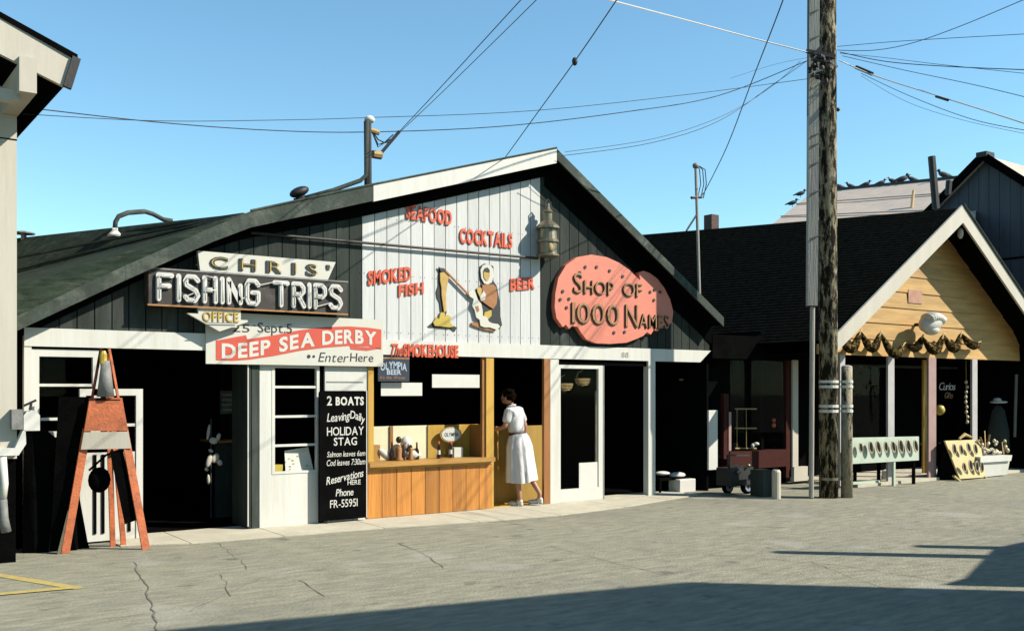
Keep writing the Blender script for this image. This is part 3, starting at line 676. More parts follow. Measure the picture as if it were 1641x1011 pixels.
cut('flame', 'yellow', FG, zz([(130, 800), (170, 740), (200, 760), (220, 680), (262, 680), (275, 730), (310, 710), (345, 740), (325, 780), (350, 820), (375, 850), (330, 860), (150, 840)]), .012, .032)
cut('hook', 'blackprint', FG, zz([(195, 135), (225, 150), (255, 150), (290, 180), (270, 200), (225, 195)]), .014, .03)
SP = MB().bar(P(*zz([(290, 180)])[0], .03), P(*zz([(600, 500)])[0], .03), .02, .022).build('spit', 'brownpost', FG)
HK = thing('hooded_figure_cutout', 'painted cut-out of a kneeling figure in a fur hooded parka holding the spit', 'sign', P(780, 528, 0))
cut('outline', 'blackprint', HK, zz([(695, 130), (750, 95), (840, 115), (862, 130), (860, 300), (900, 360), (925, 480), (945, 620), (945, 720), (965, 830), (940, 870), (860, 860), (800, 800), (800, 700), (730, 720), (720, 600), (690, 560), (650, 400), (700, 370), (715, 330), (695, 240)]), .004, .012)
cut('hood', 'signwhite', HK, zz([(700, 170), (725, 120), (770, 103), (820, 115), (850, 160), (855, 250), (835, 320), (790, 345), (745, 335), (710, 270)]), .012, .026)
cut('face', 'orangefish', HK, zz([(730, 190), (750, 150), (780, 145), (805, 175), (808, 240), (790, 295), (765, 300), (738, 265)]), .026, .034)
cut('hair', 'blackprint', HK, zz([(730, 190), (750, 148), (780, 143), (805, 175), (800, 205), (760, 195)]), .034, .038)
cut('parka', 'parka', HK, zz([(720, 350), (850, 345), (885, 380), (900, 480), (890, 580), (850, 640), (790, 600), (720, 550), (690, 520), (720, 480)]), .012, .03)
cut('mitten', 'orangefish', HK, zz([(650, 390), (690, 375), (712, 400), (705, 470), (690, 500), (660, 440)]), .03, .036)
cut('cuff', 'signwhite', HK, zz([(690, 500), (730, 420), (760, 470), (745, 530), (700, 545)]), .03, .038)
cut('leg', 'yellow', HK, zz([(750, 680), (830, 650), (830, 720), (790, 760), (740, 720)]), .012, .028)
cut('dog', 'signwhite', HK, zz([(545, 440), (585, 400), (620, 420), (655, 520), (700, 580), (715, 650), (720, 720), (770, 740), (790, 790), (830, 810), (900, 820), (925, 850), (890, 890), (800, 860), (740, 860), (690, 840), (680, 770), (640, 740), (620, 650), (590, 600), (610, 520), (560, 490)]), .03, .044)
cut('dog_patch', 'parka', HK, zz([(625, 610), (660, 600), (675, 660), (650, 680)]), .044, .048)
cut('sled', 'brownpost', HK, zz([(595, 800), (660, 800), (700, 840), (800, 860), (885, 890), (860, 905), (760, 890), (640, 850), (595, 830)]), .012, .028)

# blackboard
BB = thing('boats_blackboard', 'tall black signboard listing 2 BOATS leaning on the white wall beside the planked counter', 'signboard', P(550, 832, .1))
d = .10
z1, z0 = H(550, 626, d), H(550, 832, d); x0, x1 = T(512, d), T(587, d); r = .03
pl = [(x0, z0), (x1, z0), (x1, z1 - r), (x1 - r * .3, z1 - r * .3), (x1 - r, z1), (x0 + r, z1), (x0 + r * .3, z1 - r * .3), (x0, z1 - r)]
MB().prism(pl, -d, -d + .03).build('board', 'black', BB)
MB().tube([(x0 + .10, -d + .01, z0), (x0 + .10, -d + .01, .02)], .012).build('leg', 'iron', BB)
MB().box(x1 + .001, x1 + .012, -d, -d + .03, z0, z1).build('edge_strip', 'whiteprint', BB)
def bbw(t, a, b, yb, yt, **k): pword(t, a, b, yb, yt, d + .003, 0, 'whiteprint', BB, **k)
bbw('2', 524, 532, 649, 634, bold=.02); bbw('BOATS', 538, 583, 648.5, 635.5, bold=.04, gap=.06)
bbw('Leaving', 524, 560, 675, 661, bold=.008, gap=.03, wave=lambda u: .035 * (u * u) - .01 * u, shear=.15)
bbw('Daily', 561, 584, 670, 657, bold=.008, gap=.03, wave=lambda u: -.07 * (u ** 2), shear=.1)
bbw('HOLIDAY', 524, 583, 697, 683, bold=.008, gap=.07); bbw('STAG', 535, 572, 713, 700, bold=.012, gap=.08)
bbw('Salmon leaves 6am', 524, 585, 731, 722, bold=.004, gap=.05, shear=.15); bbw('Cod leaves 7:30am', 523, 585, 745, 735, bold=.004, gap=.05, shear=.15)
bbw('Reservations', 523, 582, 775, 762, bold=.01, gap=.04, rise=.16, shear=.1); bbw('HERE', 557, 578, 776, 768, bold=.008)
bbw('Phone', 538, 566, 794, 782, bold=.008, gap=.04, shear=.15); bbw('FR-55951', 529, 573, 812, 799, bold=.004, gap=.08)

# papers behind the tall window
wp = thing('notice_card', 'white price card leaning in the bottom pane of the tall window', 'card', P(478, 757, -.05))
MB().add([P(456, 722, -.08), P(494, 716, -.1), P(503, 756, -.06), P(458, 760, -.03)] + [v + Vector((0, .006, 0)) for v in (P(456, 722, -.08), P(494, 716, -.1), P(503, 756, -.06), P(458, 760, -.03))],
         [(0, 1, 2, 3), (7, 6, 5, 4), (0, 4, 5, 1), (1, 5, 6, 2), (2, 6, 7, 3), (3, 7, 4, 0)]).build('sheet', 'paper', wp)
for q in ((461, 734), (468, 742), (475, 730), (490, 745), (463, 751)): MB().pbox(q[0], q[1], q[0] + 4, q[1] + 2, -.02, .002).build('picture', 'basket', wp)
tag(bx('display_box', 'yellow', None, T(437) + .01, T(457), .07, .2, H(447, 757), H(447, 745)), 'small yellow box beside the price card in the tall window', 'box')
# window bay shelf to carry them
bx('window_shelf', 'white', B, wx0, wx1, .062, .35, wz0 - .03, wz0)

# signs on the hatch window
tag(bx('paper_sign', 'paper', None, T(612), T(678), .022, .026, H(645, 634), H(645, 613)), 'lower left blank white paper sign stuck on the counter window', 'sign')
tag(bx('paper_sign', 'paper', None, T(694), T(770), .022, .026, H(732, 621), H(732, 600)), 'upper right blank white paper sign stuck on the counter window', 'sign')
OB = thing('beer_sign', 'dark blue window sign reading OLYMPIA BEER under the header beam', 'sign', P(630, 611, .05))
d = .055
bx('panel', 'bluesign', OB, T(606, d), T(656, d), -d, -d + .012, H(630, 611, d), H(630, 571, d))
pword('OLYMPIA', 610, 652, 592, 580, d + .002, 0, 'lightblue', OB, bold=.02, gap=.06, wave=lambda u: -.02 + .05 * 4 * u * (1 - u) * .6); pword('BEER', 620, 643, 600, 592, d + .002, 0, 'lightblue', OB, bold=.03, gap=.06)
pword("It's the Water", 609, 650, 607, 602, d + .002, 0, 'gold', OB, gap=.05)
MB().box(T(606, d), T(656, d), -d - .004, -d, H(630, 575, d), H(630, 573, d)).build('trim', 'gold', OB)

# things on the counter shelf
sy = .30
def lathe_thing(name, x, y, z, prof, m, label, cat, group=None, n=12):
    o = MB().lathe((x, y, z), prof, n).build(name, m, None, smooth=True, origin=(x, y, z)); return tag(o, label, cat, group)
SZ = cz + .031
bott = [(.028, 0), (.032, .01), (.032, .10), (.012, .15), (.011, .20), (.013, .205)]
for i, (px, off, s, lab) in enumerate(((646, .12, 1, 'brown glass bottle just right of the tallest dark figure in the counter window'), (654, .2, .9, 'shortest brown glass bottle, before the white cloth in the counter window'), (668, .16, 1.0, 'rightmost brown bottle of the group at the left of the counter window'), (628, .14, 1.1, 'tallest brown glass bottle, left of the dark figures in the counter window'))):
    x = T(px, -off); o = lathe_thing('bottle', x, off, SZ, [(r_ * s, z_ * s) for r_, z_ in bott], 'glassdark', lab, 'bottle', 'brown bottles in the counter window')
    tag(MB().lathe((x, off, SZ + .201 * s), [(.014 * s, 0), (.014 * s, .02)], 8).build('cap', 'red', o))
def figure(px, off, s, label, body='brownpost'):
    x = T(px, -off); f = thing('display_figure', label, 'figurine', (x, off, SZ))
    MB().lathe((x, off, SZ), [(.05 * s, 0), (.05 * s, .01), (.03 * s, .05), (.035 * s, .14), (.02 * s, .18)], 12).build('body', body, f, smooth=True)
    MB().ell((x, off, SZ + .21 * s), .03 * s, .03 * s, .035 * s).build('head', 'glassdark', f, smooth=True)
    MB().tube([(x + .02, off - .01, SZ + .16 * s), (x + .07 * s, off - .03, SZ + .18 * s)], .012 * s).build('arm', body, f)
figure(639, .1, 1.25, 'tallest dark carved figure in the left half of the counter window'); figure(658, .1, .8, 'small dark carved figure beside the white cloth in the counter window')
cl = MB().ell((T(651, -.25), .25, SZ + .2), .08, .06, .1).ell((T(662, -.2), .2, SZ + .06), .12, .08, .065).ell((T(618, -.2), .2, SZ + .07), .13, .05, .05, rot=Matrix.Rotation(R(35), 3, 'Y').to_quaternion()).build('white_cloth', 'paper', None, smooth=True)
tag(cl, 'crumpled white cloth heaped behind the dark figures in the counter window', 'cloth')
tag(bx('carton', 'counter', None, T(601), T(601) + .18, .2, .34, SZ, SZ + .2), 'tan carton at the left end of the counter window', 'carton')
OV = thing('oval_beer_sign', 'white oval sign with red rim and blue lettering standing in the counter window', 'sign', (T(723, -.27), .27, SZ))
c = Vector((T(723, -.27), .27, SZ + .30))
def oval(c, a, b, y0, y1, n=24): return [(c.x + a * math.cos(2 * math.pi * i / n), c.z + b * math.sin(2 * math.pi * i / n)) for i in range(n)], y0, y1
MB().prism(*oval(c, .17, .105, c.y, c.y + .02)).build('rim', 'basket', OV); MB().prism(*oval(c, .15, .088, c.y - .006, c.y - .001)).build('face', 'paper', OV)
word('OLYMPIA', c.x - .11, c.x + .11, c.z - .022, .05, c.y - .008, 0, 'bluesign', OV, bold=.02)
MB().box(c.x - .02, c.x + .02, c.y, c.y + .02, SZ, SZ + .21).build('stand', 'brownpost', OV)
for px, lab in ((703, 'left of the two striped salt shakers under the oval sign'), (722, 'right of the two striped salt shakers under the oval sign')):
    x = T(px, -.16); s = thing('shaker', lab, 'shaker', (x, .16, SZ))
    MB().lathe((x, .16, SZ), [(.03, 0), (.03, .05)], 12).build('base', 'glassdark', s); MB().lathe((x, .16, SZ + .05), [(.025, 0), (.022, .06)], 12).build('body', 'paper', s)
    MB().lathe((x, .16, SZ + .11), [(.026, 0), (.026, .05), (.012, .07)], 12).build('top', 'glassdark', s)
    MB().ell((x, .16, SZ + .20), .016, .016, .022).build('knob', 'red', s)
tag(bx('napkin_box', 'paper', None, T(728, -.2), T(728, -.2) + .14, .2, .28, SZ, SZ + .13), 'white napkin box at the right of the oval sign', 'box')

# hanging baskets in the glazed door
def hanging_basket(px, py, label):
    c = P(px, py, -.15); h = thing('hanging_basket', label, 'basket', c)
    m = MB()
    for k in range(5):
        a0 = k / 5; r_ = .14 * math.sqrt(1 - a0 * a0 * .9); zz_ = -.11 * a0
        m.tube([c + Vector((r_ * math.cos(u * math.pi / 8), .5 * r_ * math.sin(u * math.pi / 8), zz_)) for u in range(17)], .0055, 5)
    for k in range(8):
        a_ = k * math.pi / 4; m.tube([c + Vector((.14 * math.cos(a_), .07 * math.sin(a_), 0)), c + Vector((.11 * math.cos(a_), .055 * math.sin(a_), -.06)), c + Vector((0, 0, -.11))], .004, 4)
    m.build('bowl', 'basket', h)
    MB().tube([c + Vector((-.13, 0, 0)), c + Vector((-.09, 0, .09)), c + Vector((0, 0, .13))], .005, 5).build('cord', 'basket', h)
hanging_basket(905, 615, 'straw basket hanging at the left inside the glazed white door'); hanging_basket(934, 607, 'straw basket hanging at the right inside the glazed white door')

# ---------------------------------------------------------------- woman at the half door
WM = thing('person', 'woman in white short sleeved shirt dress and white shoes leaning in at the half door', 'person', (0, 0, 0))
def skin(name, verts, edges, rad, m, parent, sub=2, rootv=0):
    me = bpy.data.meshes.new(name); me.from_pydata(verts, edges, []); o = bpy.data.objects.new(name, me); C.objects.link(o)
    md = o.modifiers.new('s', 'SKIN'); md.use_smooth_shade = True
    for i, r_ in enumerate(rad):
        sv = me.skin_vertices[0].data[i]; sv.radius = r_ if isinstance(r_, tuple) else (r_, r_); sv.use_root = (i == rootv)
    ss = o.modifiers.new('u', 'SUBSURF'); ss.levels = sub; ss.render_levels = sub
    dg = bpy.context.evaluated_depsgraph_get(); dg.update(); nm = bpy.data.meshes.new_from_object(o.evaluated_get(dg))
    bpy.data.objects.remove(o)
    for p in nm.polygons: p.use_smooth = True
    nm.materials.clear(); nm.materials.append(M[m]); q = bpy.data.objects.new(name, nm); C.objects.link(q); q.parent = parent; return q
# local: facing +y, right = +x
bv = [(0, 0, .84), (0, .01, .98), (0, .03, 1.14), (0, .05, 1.27), (0, .075, 1.36), (.0, .09, 1.41), (-.01, .10, 1.50),
      (-.15, .055, 1.29), (-.21, .10, 1.10), (-.17, .29, 1.06), (-.15, .35, 1.06),
      (.15, .03, 1.29), (.20, -.03, 1.06), (.19, .03, .88), (.185, .05, .82),
      (-.08, .0, .80), (-.085, .03, .45), (-.08, .0, .10), (-.08, .04, .04), (-.085, .13, .025),
      (.08, -.01, .80), (.09, -.05, .46), (.11, -.22, .14), (.11, -.20, .06), (.115, -.10, .025)]
be = [(0, 1), (1, 2), (2, 3), (3, 4), (4, 5), (5, 6), (3, 7), (7, 8), (8, 9), (9, 10), (3, 11), (11, 12), (12, 13), (13, 14), (0, 15), (15, 16), (16, 17), (17, 18), (18, 19), (0, 20), (20, 21), (21, 22), (22, 23), (23, 24)]
br = [.12, .10, .105, .10, .045, .042, .075, .05, .036, .026, .022, .05, .036, .026, .022, .075, .05, .032, .03, .028, .075, .05, .032, .03, .028]
body = skin('body', bv, be, br, 'skin', WM)
for s, (hx, hy, hz), dr in ((-1, (-.15, .35, 1.06), Vector((0.1, .95, -.1))), (1, (.185, .05, .82), Vector((0, .35, -.9)))):
    hv = [(hx, hy, hz), tuple(Vector((hx, hy, hz)) + dr * .045)]; he = [(0, 1)]; hr_ = [(.024, .016), (.03, .014)]
    side = dr.cross(Vector((1, 0, 0))).normalized() if abs(dr.z) < .5 else Vector((0, 1, 0)).cross(dr).normalized()
    side = Vector((1, 0, 0)) if abs(dr.z) < .5 else Vector((0, 1, 0))
    for k, ln in enumerate((.055, .065, .06, .048)):
        b0 = Vector(hv[1]) + side * (k - 1.5) * .016; b1 = b0 + dr * ln * .55; b2 = b1 + (dr + Vector((0, 0, -.6)) * (1 if abs(dr.z) < .5 else 0) + Vector((0, .5, 0)) * (0 if abs(dr.z) < .5 else 1)).normalized() * ln * .45
        n_ = len(hv); hv += [tuple(b0), tuple(b1), tuple(b2)]; he += [(1, n_), (n_, n_ + 1), (n_ + 1, n_ + 2)]; hr_ += [.009, .008, .007]
    n_ = len(hv); t0_ = Vector(hv[0]) + dr * .012 - side * .02 * 1; hv += [tuple(t0_), tuple(t0_ + (dr - side * .9).normalized() * .04)]; he += [(0, n_), (n_, n_ + 1)]; hr_ += [.010, .008]
    skin('hand', hv, he, hr_, 'skin', WM, 1)
# head, face, hair
hc = Vector((-.01, .115, 1.50))
mh = MB().ell(hc, .072, .088, .105, 16, 12).ell(hc + Vector((0, .05, -.045)), .045, .045, .05); mh.build('head', 'skin', WM, smooth=True)
MB().ell(hc + Vector((0, .092, -.005)), .012, .018, .02, 8, 6).build('nose', 'skin', WM, smooth=True)
for s in (-1, 1):
    MB().ell(hc + Vector((s * .073, 0, -.005)), .01, .018, .028, 8, 6).build('ear', 'skin', WM, smooth=True)
    MB().ell(hc + Vector((s * .028, .078, .012)), .012, .008, .007, 8, 6).build('eye', 'blackprint', WM, smooth=True)
MB().ell(hc + Vector((0, .084, -.045)), .02, .008, .006, 8, 6).build('mouth', 'redprint', WM, smooth=True)
hm = MB().ell(hc + Vector((0, -.018, .022)), .083, .09, .10, 16, 10)
for k in range(22):
    a_ = k / 22 * 2 * math.pi; rr_ = random.uniform(.05, .075); hm.ell(hc + Vector((rr_ * math.cos(a_), -.02 + rr_ * math.sin(a_) * 1.0, random.uniform(.0, .09))), .026, .026, .02, 7, 5)
for k in range(9): hm.ell(hc + Vector((random.uniform(-.06, .06), -.085 + random.uniform(-.01, .012), random.uniform(-.06, .03))), .024, .02, .026, 7, 5)
hm.build('hair', 'hair', WM, smooth=True)
# blouse with sleeves
bl = [(0, .012, .95), (0, .03, 1.10), (0, .045, 1.22), (0, .055, 1.30), (0, .07, 1.355), (-.145, .055, 1.295), (-.20, .09, 1.14), (.145, .035, 1.295), (.195, -.02, 1.12)]
skin('blouse', bl, [(0, 1), (1, 2), (2, 3), (3, 4), (3, 5), (5, 6), (3, 7), (7, 8)], [(.145, .112), (.158, .12), (.163, .122), (.14, .11), (.055, .05), .07, .060, .07, .060], 'dress', WM)
MB().tube([(.062 * math.cos(a_ * math.pi / 8), .075 + .05 * math.sin(a_ * math.pi / 8), 1.372 - .012 * math.sin(a_ * math.pi / 8)) for a_ in range(17)], .016, 6).build('collar', 'dress', WM, smooth=True)
# skirt with pleats
sk = MB(); n = 72; lev = [(.0, .138, .112, 1.0), (.06, .170, .142, .98), (.18, .205, .172, .9), (.36, .218, .182, .6), (.52, .23, .195, .3), (.66, .242, .205, 0)]
vs = []; 
for i, (dz, rx, ry, _) in enumerate(lev):
    z = .99 - dz; am = .016 * i / 5
    for j in range(n):
        a_ = 2 * math.pi * j / n; pl_ = 1 + am / rx * (math.sin(a_ * 11) + .6 * math.sin(a_ * 17 + 1) + .5 * math.sin(a_ * 5 + i * .3))
        vs.append((rx * math.cos(a_) * pl_, ry * math.sin(a_) * pl_ + .0, z + (.008 * math.sin(a_ * 3) if i == 5 else 0)))
fs = [(i * n + j, i * n + (j + 1) % n, (i + 1) * n + (j + 1) % n, (i + 1) * n + j) for i in range(5) for j in range(n)]
sk.add(vs, fs); sk.build('skirt', 'dress', WM, smooth=True)
MB().lathe((0, .012, .975), [(.142, 0), (.142, .035)], 32, 1, .80).build('belt', 'belt', WM, smooth=True)
# shoes
for c_, e_ in ((Vector((-.08, .02, 0)), 0), (Vector((.11, -.20, 0)), 1)):
    m = MB().ell(c_ + Vector((0, .09, .035)), .042, .085, .032, 12, 8).ell(c_ + Vector((0, -.01, .055)), .034, .05, .045, 12, 8)
    m.box(c_.x - .022, c_.x + .022, c_.y - .05, c_.y - .01, c_.z, c_.z + .045); m.box(c_.x - .035, c_.x + .035, c_.y + .02, c_.y + .15, c_.z, c_.z + .012)
    m.build('shoe', 'shoe', WM, smooth=True)
MB().ell((.235, .0, .86), .05, .04, .035, 10, 6).build('handkerchief', 'paper', WM, smooth=True)
WM.location = (.20, .02, .024); WM.rotation_euler = (R(-3), R(-2.5), R(30))

# dim things inside the dark openings
ps = thing('wall_poster', 'faded green poster on the back wall inside the dark open doorway', 'poster', P(364, 665, -1.6))
MB().pbox(353, 626, 375, 663, -1.6, .01).build('sheet', 'greenfascia', ps)
for k in range(4): MB().pbox(356, 631 + k * 8, 372, 634 + k * 8, -1.58, .004).build('print', 'grey', ps)
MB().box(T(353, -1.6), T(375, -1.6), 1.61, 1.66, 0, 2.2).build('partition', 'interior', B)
ct_ = thing('inside_counter', 'dim dark green counter inside the open doorway behind the hanging wares', 'counter', (T(385, -1.2), 1.2, 0))
bx('front', 'greenboard', ct_, T(345, -1.2), T(396, -1.2), 1.2, 1.25, 0, .95); bx('top', 'brownpost', ct_, T(343, -1.2), T(396, -1.2), 1.15, 1.7, .951, .98)
# row of nail heads along the white boards
nl = MB()
for k_, (a, b) in enumerate(zip(edges, edges[1:])):
    if b - a < .05: continue
    for z_ in (2.33, 3.05, 3.75):
        if z_ < roofz((a + b) / 2) - .45:
            for x_ in (a + .03, b - .03): nl.box(x_ - .004, x_ + .004, -.0055, -.0005, z_ - .004, z_ + .004)
o_ = nl.build('nail_heads', 'iron', B); tag(o_, kind='stuff')

# ---------------------------------------------------------------- ladder with panels
LD = thing('step_ladder', 'tall orange painted step ladder with cream panel and yellow top before the left windows', 'ladder', (-5.42, -.5, 0))
f1 = Vector((-5.80, -.50, 0)); f2 = Vector((-5.08, -.70, 0)); tpk = Vector((-5.43, -.52, 0))
H1 = 2.02
def at(leg, z): 
    tt = {1: tpk + Vector((-.04, 0, 0)), 2: tpk + Vector((.04, 0, 0))}[leg]; ff = {1: f1, 2: f2}[leg]
    v = ff.lerp(tt, z / H1); v.z = z; return v
for l_ in (1, 2):
    MB().bar(at(l_, 0), at(l_, 1.22), .075, .03, up=(0, 1, 0)).build('leg', 'orange', LD)
    MB().bar(at(l_, 1.5), at(l_, H1), .022, .03, up=(0, 1, 0)).build('upper_rail', 'orange' if l_ == 2 else 'redframe', LD)
def lpanel(z0, z1, m, name, ov=.03):
    a_, b_, c_, e_ = at(1, z0), at(2, z0), at(2, z1), at(1, z1); o_ = Vector((ov, 0, 0)); n_ = Vector((-.05, -.03, 0)) * 0 + Vector((0, -.035, 0))
    q = [a_ - o_, b_ + o_, c_ + o_, e_ - o_]; MB().add([v + n_ for v in q] + [v + n_ * .2 for v in q], [(0, 1, 2, 3), (7, 6, 5, 4), (0, 4, 5, 1), (1, 5, 6, 2), (2, 6, 7, 3), (3, 7, 4, 0)]).build(name, m, LD)
lpanel(1.20, 1.53, 'orange', 'panel'); lpanel(1.02, 1.19, 'cream', 'panel')
lpanel(1.50, 1.53, 'redframe', 'ledge', .035)
rl1, rl2 = Vector((-5.42, -.02, 0)), Vector((-5.18, -.45, 0))
for q_, m_ in ((Vector((-5.30, -.30, 0)), 'orange'), (Vector((-5.20, -.33, 0)), 'orange')): MB().bar(q_, tpk + Vector((.03, .04, H1 - .05)), .05, .03, up=(0, 1, 0)).build('rear_leg', m_, LD)
for z in (.35, .68): MB().bar(at(1, z) + Vector((0, .03, 0)), at(2, z) + Vector((0, .03, 0)), .02, .02).build('brace', 'iron', LD) if z > 1 else None
MB().lathe(tpk + Vector((-.02, -.02, H1 - .15)), [(.038, 0), (.034, .10), (.02, .13)], 8).build('top_cap', 'yellow', LD)
MB().lathe(tpk + Vector((0, -.02, 1.54)), [(.085, 0), (.04, .36)], 14).build('sleeve', 'grey', LD, smooth=True)
# black sheet hung over the left leg and strip inside the right leg
MB().add([at(1, 1.54) + Vector((-.30, .06, 0)), at(1, 1.54) + Vector((.02, .03, 0)), at(1, .55) + Vector((-.02, .04, 0)), at(1, .02) + Vector((.0, .05, 0)), at(1, .02) + Vector((-.12, .1, 0)), at(1, .7) + Vector((-.2, .1, 0))], [(0, 1, 2, 3, 4, 5)]).build('tarpaulin', 'tarp', LD)
MB().add([at(2, 1.0) + Vector((-.17, .02, 0)), at(2, 1.0) + Vector((-.04, .02, 0)), at(2, .30) + Vector((-.02, .02, 0)), at(2, .26) + Vector((-.15, .04, 0))], [(0, 1, 2, 3)]).build('tarpaulin', 'tarp', LD)
bk = MB().ell(Vector((-5.46, -.42, .70)), .11, .08, .13, 14, 8).tube([(-5.56, -.42, .8), (-5.4, -.44, .95), (-5.2, -.45, 1.02)], .012); tag(bk.build('hanging_bag', 'tarp', None, smooth=True), 'black bag slung between the legs of the orange ladder', 'bag')
MB().bar(at(1, 0) + Vector((-.06, 0, 0)), at(1, .42) + Vector((-.03, 0, 0)), .03, .02, up=(0, 1, 0)).build('guard_strip', 'galv', LD)
# clutter inside the left window
tag(bx('till_box', 'paper', None, T(78), T(116), .1, .25, H(97, 722), H(97, 704)), 'white box on the ledge behind the lower left window', 'box')
tag(bx('yellow_carton', 'yellow', None, T(108), T(119), .27, .34, H(110, 703), H(110, 695)), 'small yellow carton behind the white box at the left window', 'carton')
bx('ledge', 'soffit', B, T(52), T(125), .055, .4, H(97, 723) - .03, H(97, 723))

# ---------------------------------------------------------------- clutter in the dark bays
def loose_boxes():
    y0 = -.02
    tag(bx('white_carton', 'paper', None, T(1093), T(1119), .05, .3, .0, H(1105, 768), bevel=.01), 'largest white carton on the ground in the last open bay', 'carton')
    b_ = MB().ell(P(1085, 761, -.25), .16, .1, .05).ell(P(1062, 758, -.25), .14, .1, .035).build('cloth_bundle', 'paper', None, smooth=True); tag(b_, 'white cloth bundle on the low table in the last open bay', 'bundle')
    tb = thing('low_table', 'low dark table in the last open bay carrying the white bundle', 'table', (T(1075, -.25), .25, 0))
    z = H(1075, 764, -.25); bx('table_top', 'black', tb, T(1050, -.25), T(1098, -.25), .15, .5, z - .04, z)
    for a_ in (T(1052, -.25), T(1096, -.25)):
        for y in (.17, .47): MB().bar((a_, y, 0), (a_, y, z - .04), .03).build('leg', 'black', tb)
loose_boxes()
tag(bx('counter_tray', 'paper', None, T(1068, -1), T(1084, -1), 1.0, 1.15, H(1076, 676, -1), H(1076, 669, -1)), 'small white tray floating pale in the dark of the last bay, on its shelf', 'tray')
bx('inner_shelf', 'interior', B, T(1050, -1), T(1130, -1), .95, 1.3, H(1076, 676, -1) - .03, H(1076, 676, -1))
tag(MB().ell(P(1098, 602, -.6), .05, .03, .05).ell(P(1093, 608, -.6), .07, .03, .02).build('dangling_shell', 'basket', None, smooth=True), 'small pale shell ornament hanging in the dark last bay', 'ornament')
tag(bx('striped_board', 'white', None, T(1133), T(1147), -.04, -.005, H(1140, 752), H(1140, 657)), 'white lit post board at the end corner of the gabled shop', 'board')
# rack with papers in the open doorway
rk = thing('ware_rack', 'rack of small white wares hanging just inside the dark open doorway', 'rack', P(340, 780, -.9))
rr_ = random.Random(5)
for x, y, w_, h_ in ((334, 692, 3, 14), (342, 706, 8, 6), (350, 700, 4, 7), (338, 722, 5, 3), (335, 738, 5, 12), (345, 734, 7, 9), (352, 741, 5, 6), (334, 768, 3, 9), (331, 752, 4, 3)):
    c_ = P(x, y, -.9); MB().ell(c_, w_ * .007, .02, h_ * .007, 9, 6, rot=Matrix.Rotation(rr_.uniform(-.6, .6), 3, 'Y').to_quaternion()).build('hanging_ware', 'cream', rk, smooth=True)
MB().tube([P(338, 830, -.91), P(338, 670, -.91)], .01).build('stand', 'iron', rk)

# ================================================================ SHELL SHOP (right)
S = thing('shell_shop_building', 'black shingled shop with white barge boards and a yellow boarded porch gable', 'building', (8.6, 0, 0))
fd = 1.5
FA = Vector((8.64, -fd, 4.80)); FBk = Vector((8.64, 10.5, 5.62)); EL = Vector((5.0, -fd, 2.38)); ELb = Vector((5.0, 10.5, 2.38)); ER = Vector((12.6, -fd, 2.0)); ERb = Vector((12.6, 10.5, 2.0))
def lapped(a, b, c, e, n, name, m, parent, th=.02):
    """surface a-b (ridge, front to back) down to e-c, in n lapped courses"""
    mb = MB()
    for i in range(n):
        s0, s1 = i / n, (i + 1) / n
        p0, p1 = a.lerp(e, s0), b.lerp(c, s0); q0, q1 = a.lerp(e, s1), b.lerp(c, s1); up = Vector((0, 0, th))
        mb.add([p0, p1, q1 + up, q0 + up, q1, q0], [(0, 1, 2, 3), (3, 2, 4, 5)])
    mb.build(name, m, parent)
lapped(FA, FBk, ELb, EL, 46, 'roof', 'shingle', S, .007); lapped(FA, FBk, ERb, ER, 40, 'roof', 'shingle', S)
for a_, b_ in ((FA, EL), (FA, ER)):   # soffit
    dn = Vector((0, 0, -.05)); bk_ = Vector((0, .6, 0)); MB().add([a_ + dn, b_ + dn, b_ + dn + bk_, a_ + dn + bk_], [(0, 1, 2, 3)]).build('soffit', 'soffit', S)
MB().prism([(FA.x, FA.z + .05), (EL.x - .05, EL.z + .02), (EL.x - .05 + .0, EL.z - .26), (FA.x, FA.z - .26)], -fd - .04, -fd).build('barge_board', 'cream', S)
MB().prism([(FA.x + .002, FA.z + .05), (ER.x, ER.z + .03), (ER.x, ER.z - .22), (FA.x + .002, FA.z - .26)], -fd - .038, -fd).build('barge_board', 'cream', S)
MB().tube([FA + Vector((0, -.05, .06)), ER + Vector((0, -.05, .05))], .022).build('edge_trim', 'greenfascia', S)
MB().ell(FA + Vector((.12, .08, -.42)), .05, .05, .10).build('finial', 'cream', S)
# porch gable boards
gd_ = .95; gz0 = 2.19; rows = 9; rh = .282
def gl(z): return 8.64 - (4.72 - z) / .665
def grr(z): return 8.64 + (4.72 - z) / .69
for i in range(rows):
    z0_, z1_ = gz0 + i * rh, min(gz0 + (i + 1) * rh, 4.70)
    xl0, xl1, xr0, xr1 = max(5.35, gl(z0_)), max(5.35, gl(z1_)), min(11.7, grr(z0_)), min(11.7, grr(z1_))
    y0_, y1_ = -gd_ - .022, -gd_
    MB().add([(xl0, y0_, z0_), (xr0, y0_, z0_), (xr1, y0_ + .018, z1_ + .0), (xl1, y0_ + .018, z1_), (xl0, y1_ + .01, z0_), (xr0, y1_ + .01, z0_), (xr1, y1_ + .01, z1_), (xl1, y1_ + .01, z1_)],
             [(0, 1, 2, 3), (7, 6, 5, 4), (0, 4, 5, 1), (1, 5, 6, 2), (2, 6, 7, 3), (3, 7, 4, 0)]).build('siding_board', 'siding', S)
pb('patch_panel', 'patch', S, 1456, 465, 1478, 486, gd_ + .03, .01)
for a_, b_, m_, d_ in ((1348, 1356, 'postpink', 1.0), (1425, 1435, 'postpink', 1.0), (1490, 1502, 'postred', 1.0), (1560, 1568, 'postpink', 1.0), (1482, 1487, 'ochre', .4)):
    bx('porch_post', m_, S, T(a_, d_), T(b_, d_), -d_ + .02, -d_ + .06, .04, gz0)
bx('porch_floor', 'concrete', S, 6.3, 12, -1.05, .5, 0, .05)
